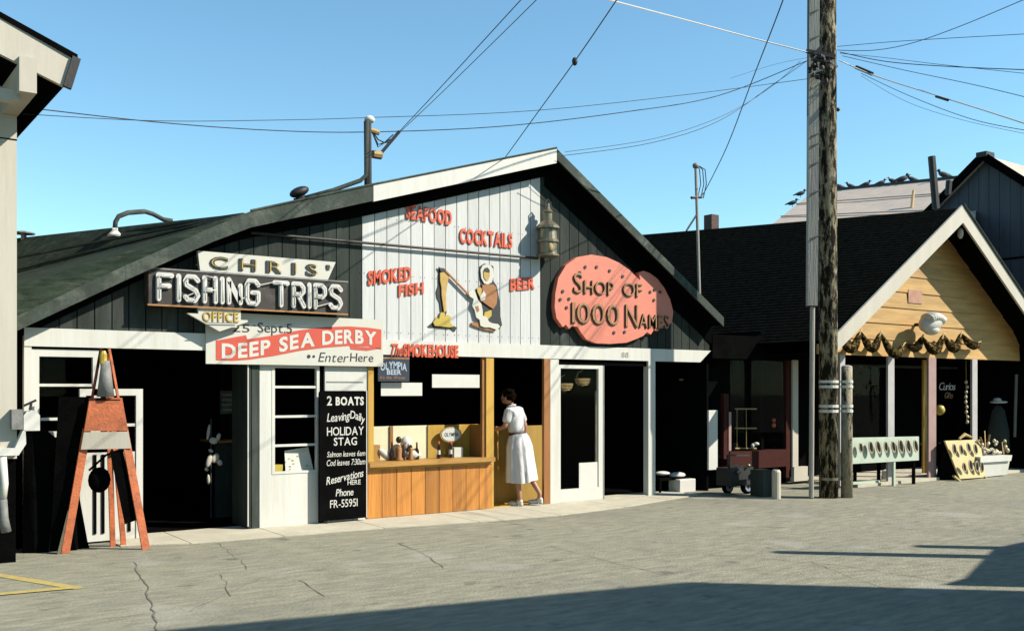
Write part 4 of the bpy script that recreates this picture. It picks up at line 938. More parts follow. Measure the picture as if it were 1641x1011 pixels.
bx('porch_ceiling', 'soffit', S, 5.3, 12, -.92, .5, 2.18, 2.22)
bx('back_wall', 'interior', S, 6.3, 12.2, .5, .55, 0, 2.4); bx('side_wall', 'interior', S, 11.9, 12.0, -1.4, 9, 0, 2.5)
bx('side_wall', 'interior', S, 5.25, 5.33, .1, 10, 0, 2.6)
for a_, b_ in ((1365, 1478), (1505, 1556)):
    frame = MB(); t0_, t1_ = T(a_, -.45), T(b_, -.45); frame.box(t0_, t1_, .44, .47, .5, .55).box(t0_, t1_, .44, .47, 2.05, 2.1); w_ = frame.build('window', 'greenfascia', S)
    bx('pane', 'glass', w_, t0_, t1_, .45, .455, .55, 2.05)
# link front with the red window between the two buildings
bx('link_wall', 'interior', S, T(1150), T(1290) + .1, .30, .34, 0, 2.5)
bx('link_lintel', 'interior', S, T(1137) + .05, T(1300), -.02, .2, 2.12, 2.5)
rf = bx('red_window', 'redframe', S, T(1260), T(1268), .0, .07, .12, 2.12)
bx('sill', 'redframe', rf, T(1170), T(1260) - .002, .0, .2, H(1215, 750), H(1215, 722)); bx('jamb', 'redframe', rf, T(1160), T(1170) - .03, .0, .07, .5, 1.55)
bx('jamb', 'postred', rf, T(1166), T(1172), .0, .05, H(1170, 722), H(1170, 660)); bx('pane', 'glass', rf, T(1172), T(1260), .03, .035, H(1215, 722), 2.1)
bx('white_pilaster', 'cream', S, T(1268) + .002, T(1277), -.03, .04, .3, H(1272, 577)); bx('plinth', 'cream', S, T(1268) + .002, T(1290), -.06, .02, .05, H(1280, 747))
ws = thing('wire_shelf', 'wire display shelf standing behind the dark red framed window', 'shelf', P(1200, 722, -.15))
mb = MB()
for y in (655, 686, 718):
    mb.bar(P(1178, y, -.15), P(1212, y, -.15), .02, .02)
for x in (1181, 1196): mb.tube([P(x, 655, -.15), P(x, 718, -.15)], .006, 5)
mb.build('frame', 'basket', ws)
tag(MB().ell(P(1212, 711, -.1), .05, .05, .03).ell(P(1206, 714, -.1), .03, .03, .04).build('white_dish', 'paper', None, smooth=True), 'white dish on the lowest wire shelf in the red window', 'dish')
tag(MB().ell(P(1240, 673, -.1), .035, .03, .035).ell(P(1240, 681, -.1), .04, .03, .04).build('red_ornament', 'red', None, smooth=True), 'small red ornament hanging in the dark red framed window', 'ornament')
# cart with two wheels, crate, bollard
CT_ = thing('tool_cart', 'dark wheeled cart with two blue grey wheels below the red window', 'cart', G(1180, 792))
cb = G(1182, 792); 
bx('frame', 'iron', CT_, cb.x - .28, cb.x + .25, cb.y - .10, cb.y + .18, .15, .42)
MB().bar(cb + Vector((-.25, -.05, .42)), cb + Vector((-.28, -.05, .62)), .03).bar(cb + Vector((-.28, -.06, .62)), cb + Vector((.2, -.06, .60)), .025).build('handle', 'iron', CT_)
def wheel(c, r_, parent):
    m_ = MB(); k_ = 20
    m_.add([c + Vector((r_ * math.cos(2 * math.pi * i / k_), y, r_ * math.sin(2 * math.pi * i / k_))) for y in (-.03, .03) for i in range(k_)], [tuple(range(k_)), tuple(range(2 * k_ - 1, k_ - 1, -1))] + [(i, i + k_, (i + 1) % k_ + k_, (i + 1) % k_) for i in range(k_)])
    o = m_.build('wheel', 'tarp', parent)
    MB().add(*disc(c + Vector((0, -.035, 0)), r_ * .7, .006, 16)).build('rim', 'hub', o)
    MB().add(*disc(c + Vector((0, -.046, 0)), r_ * .25, .008, 10)).build('hub_cap', 'iron', o)
w1, w2 = G(1166, 791), G(1197, 791); wheel(w1 + Vector((0, 0, .11)), .10, CT_); wheel(w2 + Vector((0, 0, .125)), .12, CT_)
for a_ in ((-.2, .46, .05), (-.12, .36, .04), (.1, .45, .035), (.2, .3, .045)): MB().ell(cb + Vector((a_[0], -.13, a_[1])), a_[2], .03, a_[2] * .8).build('fitting', 'galv', CT_, smooth=True)
g = G(1228, 795); tag(bx('dark_crate', 'greenboard', None, g.x - .13, g.x + .1, g.y - .05, g.y + .2, 0, .40), 'dark green crate between the cart and the white bollard', 'crate')
g = G(1244, 799); tag(MB().lathe(g, [(.065, 0), (.065, .40), (.05, .43)], 14).build('bollard', 'cream', None), 'short white round bollard at the road edge under the red window', 'bollard')

# giant clam and net swags on the porch gable
gc = P(1492, 517, gd_ + .32)
CL = MB(); 
CL.ell(gc, .30, .16, .17, 22, 14, rot=Matrix.Rotation(R(-14), 3, 'Y').to_quaternion())
for k in range(7): CL.ell(gc + Vector((-.18 + .06 * k, -.05, .06 + .02 * k - .004 * k * k)), .05, .14, .10, 8, 6, rot=Matrix.Rotation(R(-20 + 8 * k), 3, 'Y').to_quaternion())
CL.ell(gc + Vector((-.02, -.02, -.13)), .17, .12, .09, 14, 8)
co = CL.build('giant_clam', 'clam', None, smooth=True, origin=gc); tag(co, 'large white ribbed giant clam shell mounted on the yellow porch gable', 'shell')
MB().bar(gc + Vector((0, .1, -.02)), Vector((gc.x, -gd_, gc.z - .02)), .05).build('bracket', 'iron', co)
sw = [((1343, 535), (1379, 532)), ((1379, 532), (1411, 534)), ((1411, 534), (1450, 552)), ((1452, 552), (1478, 540)), ((1478, 540), (1512, 537)), ((1512, 537), (1540, 535)), ((1540, 535), (1570, 551))]
whr = ['farthest left, next to the utility pole', 'second from the left', 'third from the left, before the clam shadow', 'shortest one, just left of the clam', 'directly below the giant clam', 'between the clam and the right end', 'at the right end of the gable']
for i, ((xa, ya), (xb, yb_)) in enumerate(sw):
    d_ = gd_ + .13; A_, B_ = P(xa, ya, d_), P(xb, yb_, d_); pts = []; rr = []
    for k in range(11):
        u = k / 10; p = A_.lerp(B_, u); p.z -= (.26 if i < 6 and i != 3 else .12) * math.sin(math.pi * min(1, u * 1.05)) ; p.y -= .04 * math.sin(math.pi * u); pts.append(p); rr.append(.02 + .062 * math.sin(math.pi * u) ** 1.0)
    o = MB().tube(pts, rr, 8).build('net_swag', 'net', None, smooth=True, origin=A_); tag(o, 'dark net swag on the yellow porch gable, ' + whr[i], 'netting', 'net swags along the porch gable')
    MB().tube([p + Vector((0, -.02, .04)) for p in pts[2:]], .014, 6).build('cork_rope', 'basket', o, smooth=True)
# hanging strand, script sign, yellow globe
st = thing('shell_strand', 'strand of small pale shells hanging in the porch beside the right post', 'strand', P(1549, 680, .6))
MB().tube([P(1548, 575, .6), P(1549, 675, .6)], .005, 5).build('cord', 'basket', st)
for k in range(9): MB().ell(P(1549 + random.uniform(-1.5, 1.5), 612 + k * 8, .6), .035, .03, .035, 8, 6).build('shell', 'shellrim', st, smooth=True)
pg = bx('paper_globe', 'yellow', None, 0, .01, 0, .01, 0, .01) if 0 else MB().lathe(P(1506, 665, .55), [(.02, 0), (.075, .03), (.1, .1), (.075, .17), (.02, .2)], 14).build('paper_globe', 'yellow', None, smooth=True)
tag(pg, 'round yellow globe hanging beside the rose coloured porch post', 'globe')
cs = thing('curio_sign', 'small cream script sign reading Curios in the porch window', 'sign', P(1515, 630, .3))
pword('Curios', 1504, 1530, 625, 612, .35, .006, 'whiteprint', cs, shear=.3, bold=-.01, gap=.02); pword('Gifts', 1513, 1526, 638, 628, .35, .006, 'gold', cs, shear=.3, bold=-.01, gap=.02)

# racks with shells ------------------------------------------------------------------
_sr = random.Random(3)
def shell_on(parent, c, nrm, up, s=1.0):
    s *= _sr.uniform(.88, 1.14); up = (up + Vector((_sr.uniform(-.16, .16), 0, 0))).normalized()
    """abalone shell: dished oval with a pale rim, its own part and rim sub-part"""
    x = up.cross(nrm).normalized(); m_ = MB(); n_ = 14; rows_ = 5; vs = []
    for i in range(rows_):
        rr_ = (i + 1) / rows_
        for j in range(n_):
            a_ = 2 * math.pi * j / n_; vs.append(c + x * (.055 * s * rr_ * math.cos(a_)) + up * (.105 * s * rr_ * math.sin(a_)) + nrm * (.035 + .03 * rr_ * rr_))
    vs.append(c + nrm * .035); fs = [(i * n_ + j, i * n_ + (j + 1) % n_, (i + 1) * n_ + (j + 1) % n_, (i + 1) * n_ + j) for i in range(rows_ - 1) for j in range(n_)] + [(rows_ * n_, j, (j + 1) % n_) for j in range(n_)]
    m_.add(vs, fs); o = m_.build('abalone_shell', 'shell', parent, smooth=True)
    MB().tube([c + x * (.057 * s * math.cos(2 * math.pi * j / 16)) + up * (.108 * s * math.sin(2 * math.pi * j / 16)) + nrm * .066 for j in range(17)], .011 * s, 5).build('shell_rim', 'shellrim', o)
gA, gB = G(1372, 778), G(1466, 779); 
RK = thing('shell_rack', 'pale green trestle rack with a row of abalone shells beside the utility pole', 'rack', (gA + gB) / 2)
dirx = (gB - gA).normalized(); dirx = Vector((1, 0, 0)); nr = Vector((0, -1, 0))
def rackpt(x, y, g0, g1, off=0):
    return P(x, y, (1.2 if g0 is gA else 1.3) + off)
def rackpt_(x, y, g0, g1, off=0):
    X0 = g0 - CAM; n_ = nr; u = (x - CX) / FPX; v = (HY - y) / FPX
    dv = Vector((u * CT + ST, CT - u * ST, v)); t_ = (X0.dot(n_)) / dv.dot(n_); return CAM + dv * t_ + n_ * off
a_, b_, c_, e_ = rackpt(1362, 743, gA, gB), rackpt(1470, 737, gA, gB), rackpt(1470, 699, gA, gB), rackpt(1362, 701, gA, gB)
def panelmesh(q, n_, th, name, m, parent): return MB().add([v + n_ * th for v in q] + list(q), [(0, 1, 2, 3), (7, 6, 5, 4), (0, 4, 5, 1), (1, 5, 6, 2), (2, 6, 7, 3), (3, 7, 4, 0)]).build(name, m, parent)
panelmesh([a_, b_, c_, e_], nr, .03, 'panel', 'mint', RK)
for x in (1374, 1390, 1402, 1414, 1426, 1438, 1450, 1462): shell_on(RK, rackpt(x, 716 - (x - 1400) * .03, gA, gB, .03), nr, (Vector((0, 0, 1)) - dirx * .25).normalized(), .95 if x != 1374 else .8)
for x in (1464, 1432): p = rackpt(x, 740, gA, gB, .01); MB().bar(p, (p.x, p.y, 0.0), .05, .04).build('leg', 'mint' if x == 1432 else 'black', RK)
for x in (1408, 1370): p = rackpt(x, 740, gA, gB, -.35); MB().bar(p, (p.x, p.y, 0.0), .05, .04).build('leg', 'black', RK)
MB().bar(rackpt(1365, 774, gA, gB, -.2), rackpt(1408, 771, gA, gB, -.2), .05, .04).build('foot_rail', 'mint', RK)
tag(MB().lathe(G(1420, 772), [(.09, 0), (.07, .2), (.02, .22)], 10).build('white_cone', 'paper', None), 'small white cone on the ground under the green shell rack', 'cone')
# yellow easel
gA2, gB2 = G(1522, 775), G(1583, 774)
YR = thing('shell_easel', 'pale yellow easel rack with two rows of abalone shells by the rose post', 'rack', (gA2 + gB2) / 2)
panelmesh([rackpt(1536, 767, gA2, gB2), rackpt(1577, 764, gA2, gB2), rackpt(1568, 704, gA2, gB2, -.18), rackpt(1512, 706, gA2, gB2, -.18)], nr, .03, 'panel', 'yellowrack', YR)
for x, y in ((1524, 719), (1535, 720), (1547, 717), (1558, 719)): shell_on(YR, rackpt(x, y, gA2, gB2, -.10), nr, (Vector((0, 0, 1)) - dirx * .45).normalized(), .85)
for x, y in ((1540, 748), (1550, 745), (1560, 747), (1568, 748)): shell_on(YR, rackpt(x, y, gA2, gB2, -.01), nr, (Vector((0, 0, 1)) - dirx * .3).normalized(), .85)
MB().bar(rackpt(1528, 762, gA2, gB2, .05), rackpt(1541, 773, gA2, gB2, .08), .05, .03).build('foot', 'yellowrack', YR)
MB().bar(rackpt(1578, 764, gA2, gB2, .05), rackpt(1586, 773, gA2, gB2, .08), .05, .03).build('foot', 'yellowrack', YR)
MB().bar(rackpt(1538, 772, gA2, gB2, .02), rackpt(1584, 771, gA2, gB2, .02), .04, .03).build('foot_rail', 'basket', YR)
panelmesh([rackpt(1500, 770, gA2, gB2, -.3), rackpt(1536, 767, gA2, gB2, -.02), rackpt(1512, 706, gA2, gB2, -.2), rackpt(1508, 708, gA2, gB2, -.3)], nr, .02, 'side_panel', 'black', YR)
tag(MB().tube([rackpt(1537, 703, gA2, gB2, -.2), rackpt(1546, 696, gA2, gB2, -.2), rackpt(1556, 700, gA2, gB2, -.2)], [.02, .035, .02], 8).build('driftwood', 'basket', None), 'piece of driftwood lying on top of the yellow shell easel', 'driftwood')
# white planter box with shells / cactus
WP = thing('planter_box', 'white flared planter box beside the yellow shell easel', 'planter', rackpt(1597, 764, gA2, gB2))
panelmesh([rackpt(1578, 764, gA2, gB2, -.02), rackpt(1614, 760, gA2, gB2, -.02), rackpt(1620, 729, gA2, gB2, .03), rackpt(1571, 732, gA2, gB2, .03)], -nr, .30, 'box', 'white', WP)
panelmesh([rackpt(1570, 741, gA2, gB2, .04), rackpt(1619, 738, gA2, gB2, .04), rackpt(1621, 729, gA2, gB2, .045), rackpt(1570, 732, gA2, gB2, .045)], nr, .015, 'rim', 'white', WP)
for k in range(12): 
    p = rackpt(1574 + k * 2.6, 726 - random.uniform(0, 14) * max(.1, 1 - k / 13), gA2, gB2, -.1)
    MB().ell(p, .045, .03, .03, 8, 6, rot=Matrix.Rotation(random.uniform(-1, 1), 3, 'Y').to_quaternion()).build('conch', 'shellrim', WP, smooth=True)
bs_ = random.Random(9)
for k in range(16):
    q_ = rackpt(1571 + bs_.uniform(0, 44), 724 - bs_.uniform(0, 20) * (1 if k % 3 else .4), gA2, gB2, -.12)
    MB().ell(q_, bs_.uniform(.025, .05), .03, bs_.uniform(.02, .05), 7, 5, rot=Matrix.Rotation(bs_.uniform(-1, 1), 3, 'Y').to_quaternion()).build('pale_bloom', 'displaycream' if k % 2 else 'shellrim', WP, smooth=True)
lf = MB()
for x, y in ((1571, 700), (1578, 690), (1586, 696), (1606, 708), (1612, 706), (1565, 705)):
    b0 = rackpt(1580 if x < 1600 else 1608, 728, gA2, gB2, -.12); lf.bar(b0, rackpt(x, y, gA2, gB2, -.12), .03, .006)
lf.build('spiky_leaf', 'basket', WP)
# hatted dark scarecrow-like post and grey post
tag(MB().tube([P(1626, 700, .8), P(1629, 600, .8)], .03, 8).build('leaning_post', 'grey', None), 'thin grey leaning post at the right edge of the porch', 'post')
HT = thing('straw_hat_stand', 'dark draped stand topped with a pale hat at the right end of the porch', 'stand', P(1600, 730, .6))
MB().lathe(P(1600, 730, .6), [(.22, 0), (.2, .5), (.12, .9), (.05, 1.0)], 14).build('drape', 'greenboard', HT, smooth=True)
MB().ell(P(1600, 644, .6), .17, .17, .03).ell(P(1598, 641, .6), .08, .08, .05).build('hat', 'paper', HT, smooth=True)
# dark lean-to beyond
SH = thing('dark_shed', 'dark boarded shed in shade beyond the porch at the right edge', 'building', (14, 0, 0))
bx('wall', 'interior', SH, 12.3, 19, .6, .7, 0, 3.0); bx('door_trim', 'redframe', SH, T(1637, -.5), T(1641, -.5), .52, .58, .2, 2.2)

# ================================================================ blue gable building and pink roof
BG = thing('blue_gable_building', 'tall blue grey boarded warehouse gable behind the shell shop, with pale pink roof edge', 'building', (17.3, 3, 0))
ap = Vector((17.3, 2.74, 7.63)); mpt = .80
wx = 17.3
yL = 11.0; yR = -1.2
zl = ap.z - mpt * (yL - ap.y); zr = ap.z - mpt * (ap.y - yR)
m_ = MB().add([(wx, yR, 0), (wx, yL, 0), (wx, yL, zl), ap, (wx, yR, zr), (wx + .1, yR, 0), (wx + .1, yL, 0), (wx + .1, yL, zl), ap + Vector((.1, 0, 0)), (wx + .1, yR, zr)], [(0, 1, 2, 3, 4), (9, 8, 7, 6, 5)])
m_.build('gable_wall', 'soffit', BG)
nb = 44; wb = (yL - yR) / nb
for i in range(nb):
    y0_, y1_ = yR + i * wb + .006, yR + (i + 1) * wb - .006
    tz = lambda y: ap.z - mpt * abs(y - ap.y) - .02
    MB().add([(wx - .02, y0_, 0), (wx - .02, y1_, 0), (wx - .02, y1_, tz(y1_)), (wx - .02, y0_, tz(y0_)), (wx, y0_, 0), (wx, y1_, 0), (wx, y1_, tz(y1_)), (wx, y0_, tz(y0_))], [(0, 1, 2, 3), (0, 4, 5, 1), (1, 5, 6, 2), (2, 6, 7, 3), (3, 7, 4, 0)]).build('wall_board', 'bluewall', BG)
MB().box(wx - .04, wx - .02, yR, yL, 4.95, 5.0).build('wall_batten', 'soffit', BG)
slab([ap + Vector((-.2, 0, .08)), ap + Vector((14, 0, .08)), (wx + 14, yR - .3, zr - .16), (wx - .2, yR - .3, zr - .16)], .1, 'roof', 'pinkroof', BG)
slab([ap + Vector((-.2, 0, .08)), ap + Vector((14, 0, .08)), (wx + 14, yL, zl + .08), (wx - .2, yL, zl + .08)], .1, 'roof', 'pinkroof', BG)
MB().bar(ap + Vector((-.23, 0, .06)), Vector((wx - .23, yR - .3, zr - .18)), .06, .2).bar(ap + Vector((-.23, 0, .06)), Vector((wx - .23, yL, zl + .06)), .06, .2).build('barge_board', 'soffit', BG)
MB().box(wx - .3, wx + .1, ap.y - .14, ap.y + .14, ap.z + .02, ap.z + .15).build('ridge_cap', 'iron', BG)
PR = thing('pink_roof_warehouse', 'long low warehouse with sunbleached pink roof behind the black shingles', 'building', PZ(1400, 400, 34))
r0, r1 = PZ(1300, 309, 37), PZ(1570, 282, 31); e0, e1 = PZ(1222, 372, 31), PZ(1560, 372, 24)
slab([r0, r1, e1, e0], .15, 'roof', 'pinkroof', PR)
m_ = MB().add([e0, e1, (e1.x, e1.y, 0), (e0.x, e0.y, 0)], [(0, 1, 2, 3)]); m_.build('wall', 'bluewall', PR)
MB().add([e0, r0, (r0.x, r0.y, 0), (e0.x, e0.y, 0)], [(0, 1, 2, 3)]).build('wall', 'bluewall', PR)
MB().bar(r0 + Vector((0, 0, .02)), r1 + Vector((0, 0, .02)), .10, .10).build('ridge_cap', 'iron', PR)
for s in (.34, .66): MB().bar(r0.lerp(e0, s) + Vector((0, 0, .03)), r1.lerp(e1, s) + Vector((0, 0, .03)), .05, .03).build('roof_lap', 'pinkroof', PR)
MB().tube([PZ(1461, 334, 29), PZ(1464, 306, 29.5)], .04).build('roof_stay', 'basket', PR)
# posts behind the shingled roof
tag(MB().tube([PZ(1500, 335, 24), PZ(1493, 251, 24)], .09, 8).build('leaning_pile', 'iron', None), 'tall dark leaning pile rising behind the black roof ridge', 'post')
tag(MB().tube([PZ(1519, 312, 24.2), PZ(1521, 290, 24.2)], .075, 8).build('short_pile', 'iron', None), 'short dark pile stub right of the tall leaning pile', 'post')
ch = PZ(1140, 372, 25); tag(MB().box(ch.x - .13, ch.x + .13, ch.y - .13, ch.y + .13, ch.z, ch.z + .42).build('chimney', 'brick', None), 'small square chimney stub poking above the black shingled ridge', 'chimney')

# gulls
def gull(x, y, Z, s, flip, label):
    s *= .8
    c = PZ(x, y, Z); g = thing('gull', label, 'bird', c, 'gulls resting on the pink roof ridge'); f = flip
    rx = Vector((CT, -ST, 0))
    rot = Matrix.Rotation(-TH, 3, 'Z') @ Matrix.Rotation(R(18) * f, 3, 'Y')
    MB().ell(c + Vector((0, 0, .13 * s)), .17 * s, .07 * s, .075 * s, 10, 7, rot=rot.to_quaternion()).build('body', 'gull', g, smooth=True)
    hd_ = c + rx * (-.14 * s * f) + Vector((0, 0, .24 * s)); MB().ell(hd_, .05 * s, .045 * s, .05 * s, 8, 6).tube([hd_, hd_ + rx * (-.11 * s * f)], [.02 * s, .006 * s], 5).build('head', 'gullwhite' if random.random() < .35 else 'gull', g, smooth=True)
    MB().tube([c + rx * (.1 * s * f) + Vector((0, 0, .12 * s)), c + rx * (.27 * s * f) + Vector((0, 0, .06 * s))], [.05 * s, .015 * s], 6).build('tail', 'gull', g)
    MB().tube([c + Vector((0, 0, -.02)), c + Vector((0, 0, .1 * s))], .01 * s, 4).build('leg', 'gull', g)
gl_ = [(1270, 331, 36.5, 1.3, -1, 'lowest gull at the left end of the ridge, left of the utility pole'), (1283, 316, 36.8, 1.3, -1, 'gull higher on the roof verge just left of the utility pole'),
       (1345, 305, 35.9, 1.3, 1, 'first gull right of the utility pole on the ridge'), (1363, 303, 35.5, 1.1, 1, 'small gull second right of the utility pole'), (1388, 300, 35, 1.1, -1, 'pale headed upright gull third right of the pole'),
       (1412, 298, 34.5, 1.1, -1, 'gull left of the group of three on the ridge'), (1431, 296, 34, 1.2, 1, 'left gull of the group of three on the ridge'), (1446, 294, 33.7, 1.5, -1, 'largest gull in the middle of the group of three'), (1462, 293, 33.4, 1.2, 1, 'right gull of the group of three near the leaning pile'),
       (1513, 288, 32.3, 1.5, 1, 'gull right of the tall leaning pile')]
for a_ in gl_: gull(*a_)

# ================================================================ left building corner
LB = thing('white_corner_building', 'cream corner of a building with a heavy overhanging eave at the left edge', 'building', (-7.2, -.8, 0))
d = .8
hl = H(10, 735, d)
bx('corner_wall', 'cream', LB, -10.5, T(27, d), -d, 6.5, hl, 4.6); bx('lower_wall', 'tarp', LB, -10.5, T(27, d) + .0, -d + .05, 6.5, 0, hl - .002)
bx('wall_seam', 'soffit', LB, -8, T(27, d) + .002, -d - .004, -d, H(15, 224, d), H(15, 222, d))
db = 1.62
pA, pB = P(-160, -62, db), P(118, 95, db)
h_ = .34
MB().prism([(pA.x, pA.z), (pB.x, pB.z), (T(103, db), H(103, 139, db)), (pA.x, pA.z - h_)], -db, -db + .05).build('barge_board', 'cream', LB)
slab([(pA.x, -db, pA.z + .04), (pB.x + .03, -db - .02, pB.z + .04), (pB.x + .03, 7, pB.z + .04), (pA.x, 7, pA.z + .04)], .05, 'roof', 'soffit', LB)
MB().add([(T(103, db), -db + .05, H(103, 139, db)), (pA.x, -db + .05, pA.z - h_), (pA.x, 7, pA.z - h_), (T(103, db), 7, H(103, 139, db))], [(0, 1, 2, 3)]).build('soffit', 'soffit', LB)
MB().bar(pB + Vector((.02, -.01, .01)), Vector((T(103, db) + .02, -db - .01, H(103, 139, db) - .01)), .05, .07).build('gutter_end', 'iron', LB)
pb('outlooker', 'cream', LB, 31, 92, 59, 148, db + .04, .9)
pb('outlooker', 'cream', LB, -40, 140, 30, 158, db - .1, .1)
MB().tube([P(20, 172, .9), P(36, 172, .9)], .02).build('wire_anchor', 'iron', LB)
# box, basket and shelf on the wall
d = .9
MBX = thing('wall_mailbox', 'white round topped metal box bracketed beside the cream corner wall', 'mailbox', P(50, 690, d))
x0, x1 = T(38, d), T(64, d); z0, z1 = H(50, 690, d), H(50, 657, d)
MB().prism([(x0, z0), (x1, z0), (x1, z1 - .05), (x1 - .03, z1 - .01), ((x0 + x1) / 2, z1), (x0 + .03, z1 - .01), (x0, z1 - .05)], -d, -d + .16).build('box', 'paper', MBX)
MB().tube([P(38, 650, d), P(58, 641, d)], .012).tube([P(48, 657, d), P(50, 646, d)], .012).build('bracket', 'iron', MBX)
BK = thing('wire_basket', 'dark mesh basket hung between the cream corner and the white metal box', 'basket', P(28, 688, d))
MB().pbox(19, 656, 37, 688, d, .14).build('body', 'grey', BK)
SF = thing('wall_shelf', 'white bracket shelf curving under the mesh basket at the left edge', 'shelf', P(15, 730, d))
MB().prism([(T(-20, d), H(10, 730, d)), (T(30, d), H(10, 730, d)), (T(42, d), H(10, 712, d)), (T(41, d), H(10, 690, d)), (T(37, d), H(10, 690, d)), (T(24, d), H(10, 718, d)), (T(-20, d), H(10, 718, d))], -d, -d + .12).build('bracket', 'white', SF)
DP = thing('drain_pipe', 'white downpipe with grey foot under the wall shelf at the left edge', 'pipe', (T(6, .9), -.9, 0))
MB().tube([P(4, 732, .9), P(7, 775, .9), P(5, 800, .9)], [.035, .035, .03], 10).build('pipe', 'white', DP, smooth=True)
MB().tube([P(5, 800, .9), P(6, 830, .9), P(10, 852, .9)], [.035, .04, .045], 10).build('foot', 'grey', DP, smooth=True)
cvr = MB(); cA = [(38, 690), (50, 668), (75, 690), (100, 712), (118, 735), (128, 800), (140, 868)]
dd = .22
base_ = [(T(x, dd), -dd - random.uniform(0, .06), H(x, y, dd)) for x, y in cA]; nC = len(base_)
cvr.add(base_ + [(a_[0] + random.uniform(-.02, .02), a_[1] - random.uniform(.0, .10), 0) for a_ in base_] + [(a_[0], -.02, a_[2] - .02) for a_ in base_], [(i, i + 1, i + 1 + nC, i + nC) for i in range(nC - 1)] + [(i, i + 1, i + 1 + 2 * nC, i + 2 * nC) for i in range(nC - 1)])
tag(cvr.build('covered_heap', 'tarp', None), 'black covered heap standing between the cream corner and the orange ladder', 'heap')

# ================================================================ utility pole
UP = thing('utility_pole', 'tall weathered utility pole with pale riser board and straps to a short stub pole', 'utility pole', G(1334, 795))
pb0 = G(1328, 797)
Zp = 1.6 * FPX / (797 - HY)
pt = PZ(1325, -260, Zp)
MB().tube([pb0, pb0.lerp(pt, .35), pt], [.14, .135, .125], 18).build('shaft', 'pole', UP, smooth=True)
ra, rb_ = PZ(1301, 796, Zp - .12), PZ(1305.5, -260, Zp - .12)
rm = PZ(1301, 540, Zp - .12)
MB().bar(PZ(1301, 490, Zp - .12), rb_, .15, .10, up=(ST, CT, 0)).build('riser_board', 'riser', UP)
MB().tube([PZ(1300, 797, Zp - .12), PZ(1302, 492, Zp - .12)], .038, 10).build('riser_pipe', 'riser', UP)
MB().bar(PZ(1294.5, 492, Zp - .10), PZ(1297.5, -260, Zp - .10), .03, .08, up=(ST, CT, 0)).build('cable_guard', 'iron', UP)
for y in (18, 60, 118, 138, 216, 232, 262, 308, 380): MB().bar(PZ(1298, y + 3, Zp - .20), PZ(1314, y - 3, Zp - .16), .02, .012).build('clamp', 'iron', UP)
SB = thing('stub_pole', 'short stub pole strapped against the utility pole', 'pole', G(1356, 796))
sb0 = G(1357, 797); sbt = PZ(1355, 588, Zp)
sbt.x, sbt.y = sb0.x, sb0.y
MB().tube([sb0, sbt], [.085, .08], 14).build('shaft', 'stub', SB, smooth=True); MB().ell(sbt, .08, .08, .03).build('cap', 'riser', SB, smooth=True)
for y in (611, 619, 650, 658, 766): 
    z_ = EYE + (HY - y) * Zp / FPX; m_ = 'white' if y < 700 else 'galv'
    MB().lathe((pb0.x, pb0.y, z_ - .025), [(.143, 0), (.143, .04)], 18).build('band', m_, UP); MB().lathe((sb0.x, sb0.y, z_ - .025), [(.091, 0), (.091, .04)], 16).build('band', m_, SB)
# hardware cluster
hw = MB(); 
for k in range(26):
    x = random.uniform(1296, 1330); y = random.uniform(88, 132); hw.ell(PZ(x, y, Zp - .28 + random.uniform(-.06, .06)), random.uniform(.02, .05), .04, random.uniform(.02, .05), 6, 5)
hw.build('insulator_cluster', 'iron', UP)
MB().bar(PZ(1292, 82, Zp - .25), PZ(1338, 92, Zp - .25), .05, .05).bar(PZ(1300, 95, Zp - .3), PZ(1330, 100, Zp - .3), .035, .035).bar(PZ(1304, 88, Zp - .3), PZ(1318, 74, Zp - .3), .05, .05).build('cross_arm', 'iron', UP)
for a_ in (((1300, 118), (1318, 112)), ((1300, 142), (1314, 130)), ((1330, 98), (1342, 108))): MB().bar(PZ(*a_[0], Zp - .32), PZ(*a_[1], Zp - .32), .03, .03).build('strap', 'riser', UP)
MB().ell(PZ(1343, 176, Zp), .03, .03, .03).build('step_bolt', 'iron', UP)

# wires
def wire(pts, r=.006, label='', white=False, name='overhead_wire'):
    P3 = [PZ(x, y, Z) for x, y, Z in pts]; q = []
    for i in range(len(P3) - 1):
        p0, p1, p2, p3 = P3[max(0, i - 1)], P3[i], P3[i + 1], P3[min(len(P3) - 1, i + 2)]
        for k in range(8):
            t = k / 8; q.append(.5 * ((2 * p1) + (p2 - p0) * t + (2 * p0 - 5 * p1 + 4 * p2 - p3) * t * t + (3 * p1 - p0 - 3 * p2 + p3) * t ** 3))
    q.append(P3[-1]); o = MB().tube(q, r * .85, 5).build(name, 'whitewire' if white else 'wire', None); tag(o, label, 'wire'); return o
ZL = 9.6
wire([(36, 172, ZL), (250, 196, 11), (430, 209, 12), (585, 212, 12.8), (800, 203, 13.4), (1000, 180, 14), (1150, 154, 14.8), (1293, 98, Zp)], .007, 'lower of the two long wires running from the left eave to the utility pole')
wire([(36, 183, ZL), (250, 194, 11), (430, 193, 12), (585, 189, 12.8), (850, 178, 13.6), (1100, 152, 14.6), (1293, 127, Zp)], .005, 'upper flatter long wire from the left eave past the mast top to the pole')
wire([(640, 211, 13.6), (700, 147, 12), (835, 0, 9.5), (900, -70, 8)], .006, 'left of the twin wires climbing from the roof mast out of the top of view')
wire([(640, 213, 13.6), (715, 142, 12), (860, 0, 9.5), (930, -70, 8)], .005, 'right of the twin wires climbing from the roof mast out of the top of view')
iw = wire([(810, 252, 13.2), (862, 180, 12), (920, 100, 10.5), (985, 5, 9), (1040, -80, 8)], .007, 'single guy wire with a dark insulator bead rising from the white gable')
MB().ell(PZ(921, 99, 10.5), .03, .03, .045).build('insulator', 'iron', iw, smooth=True)
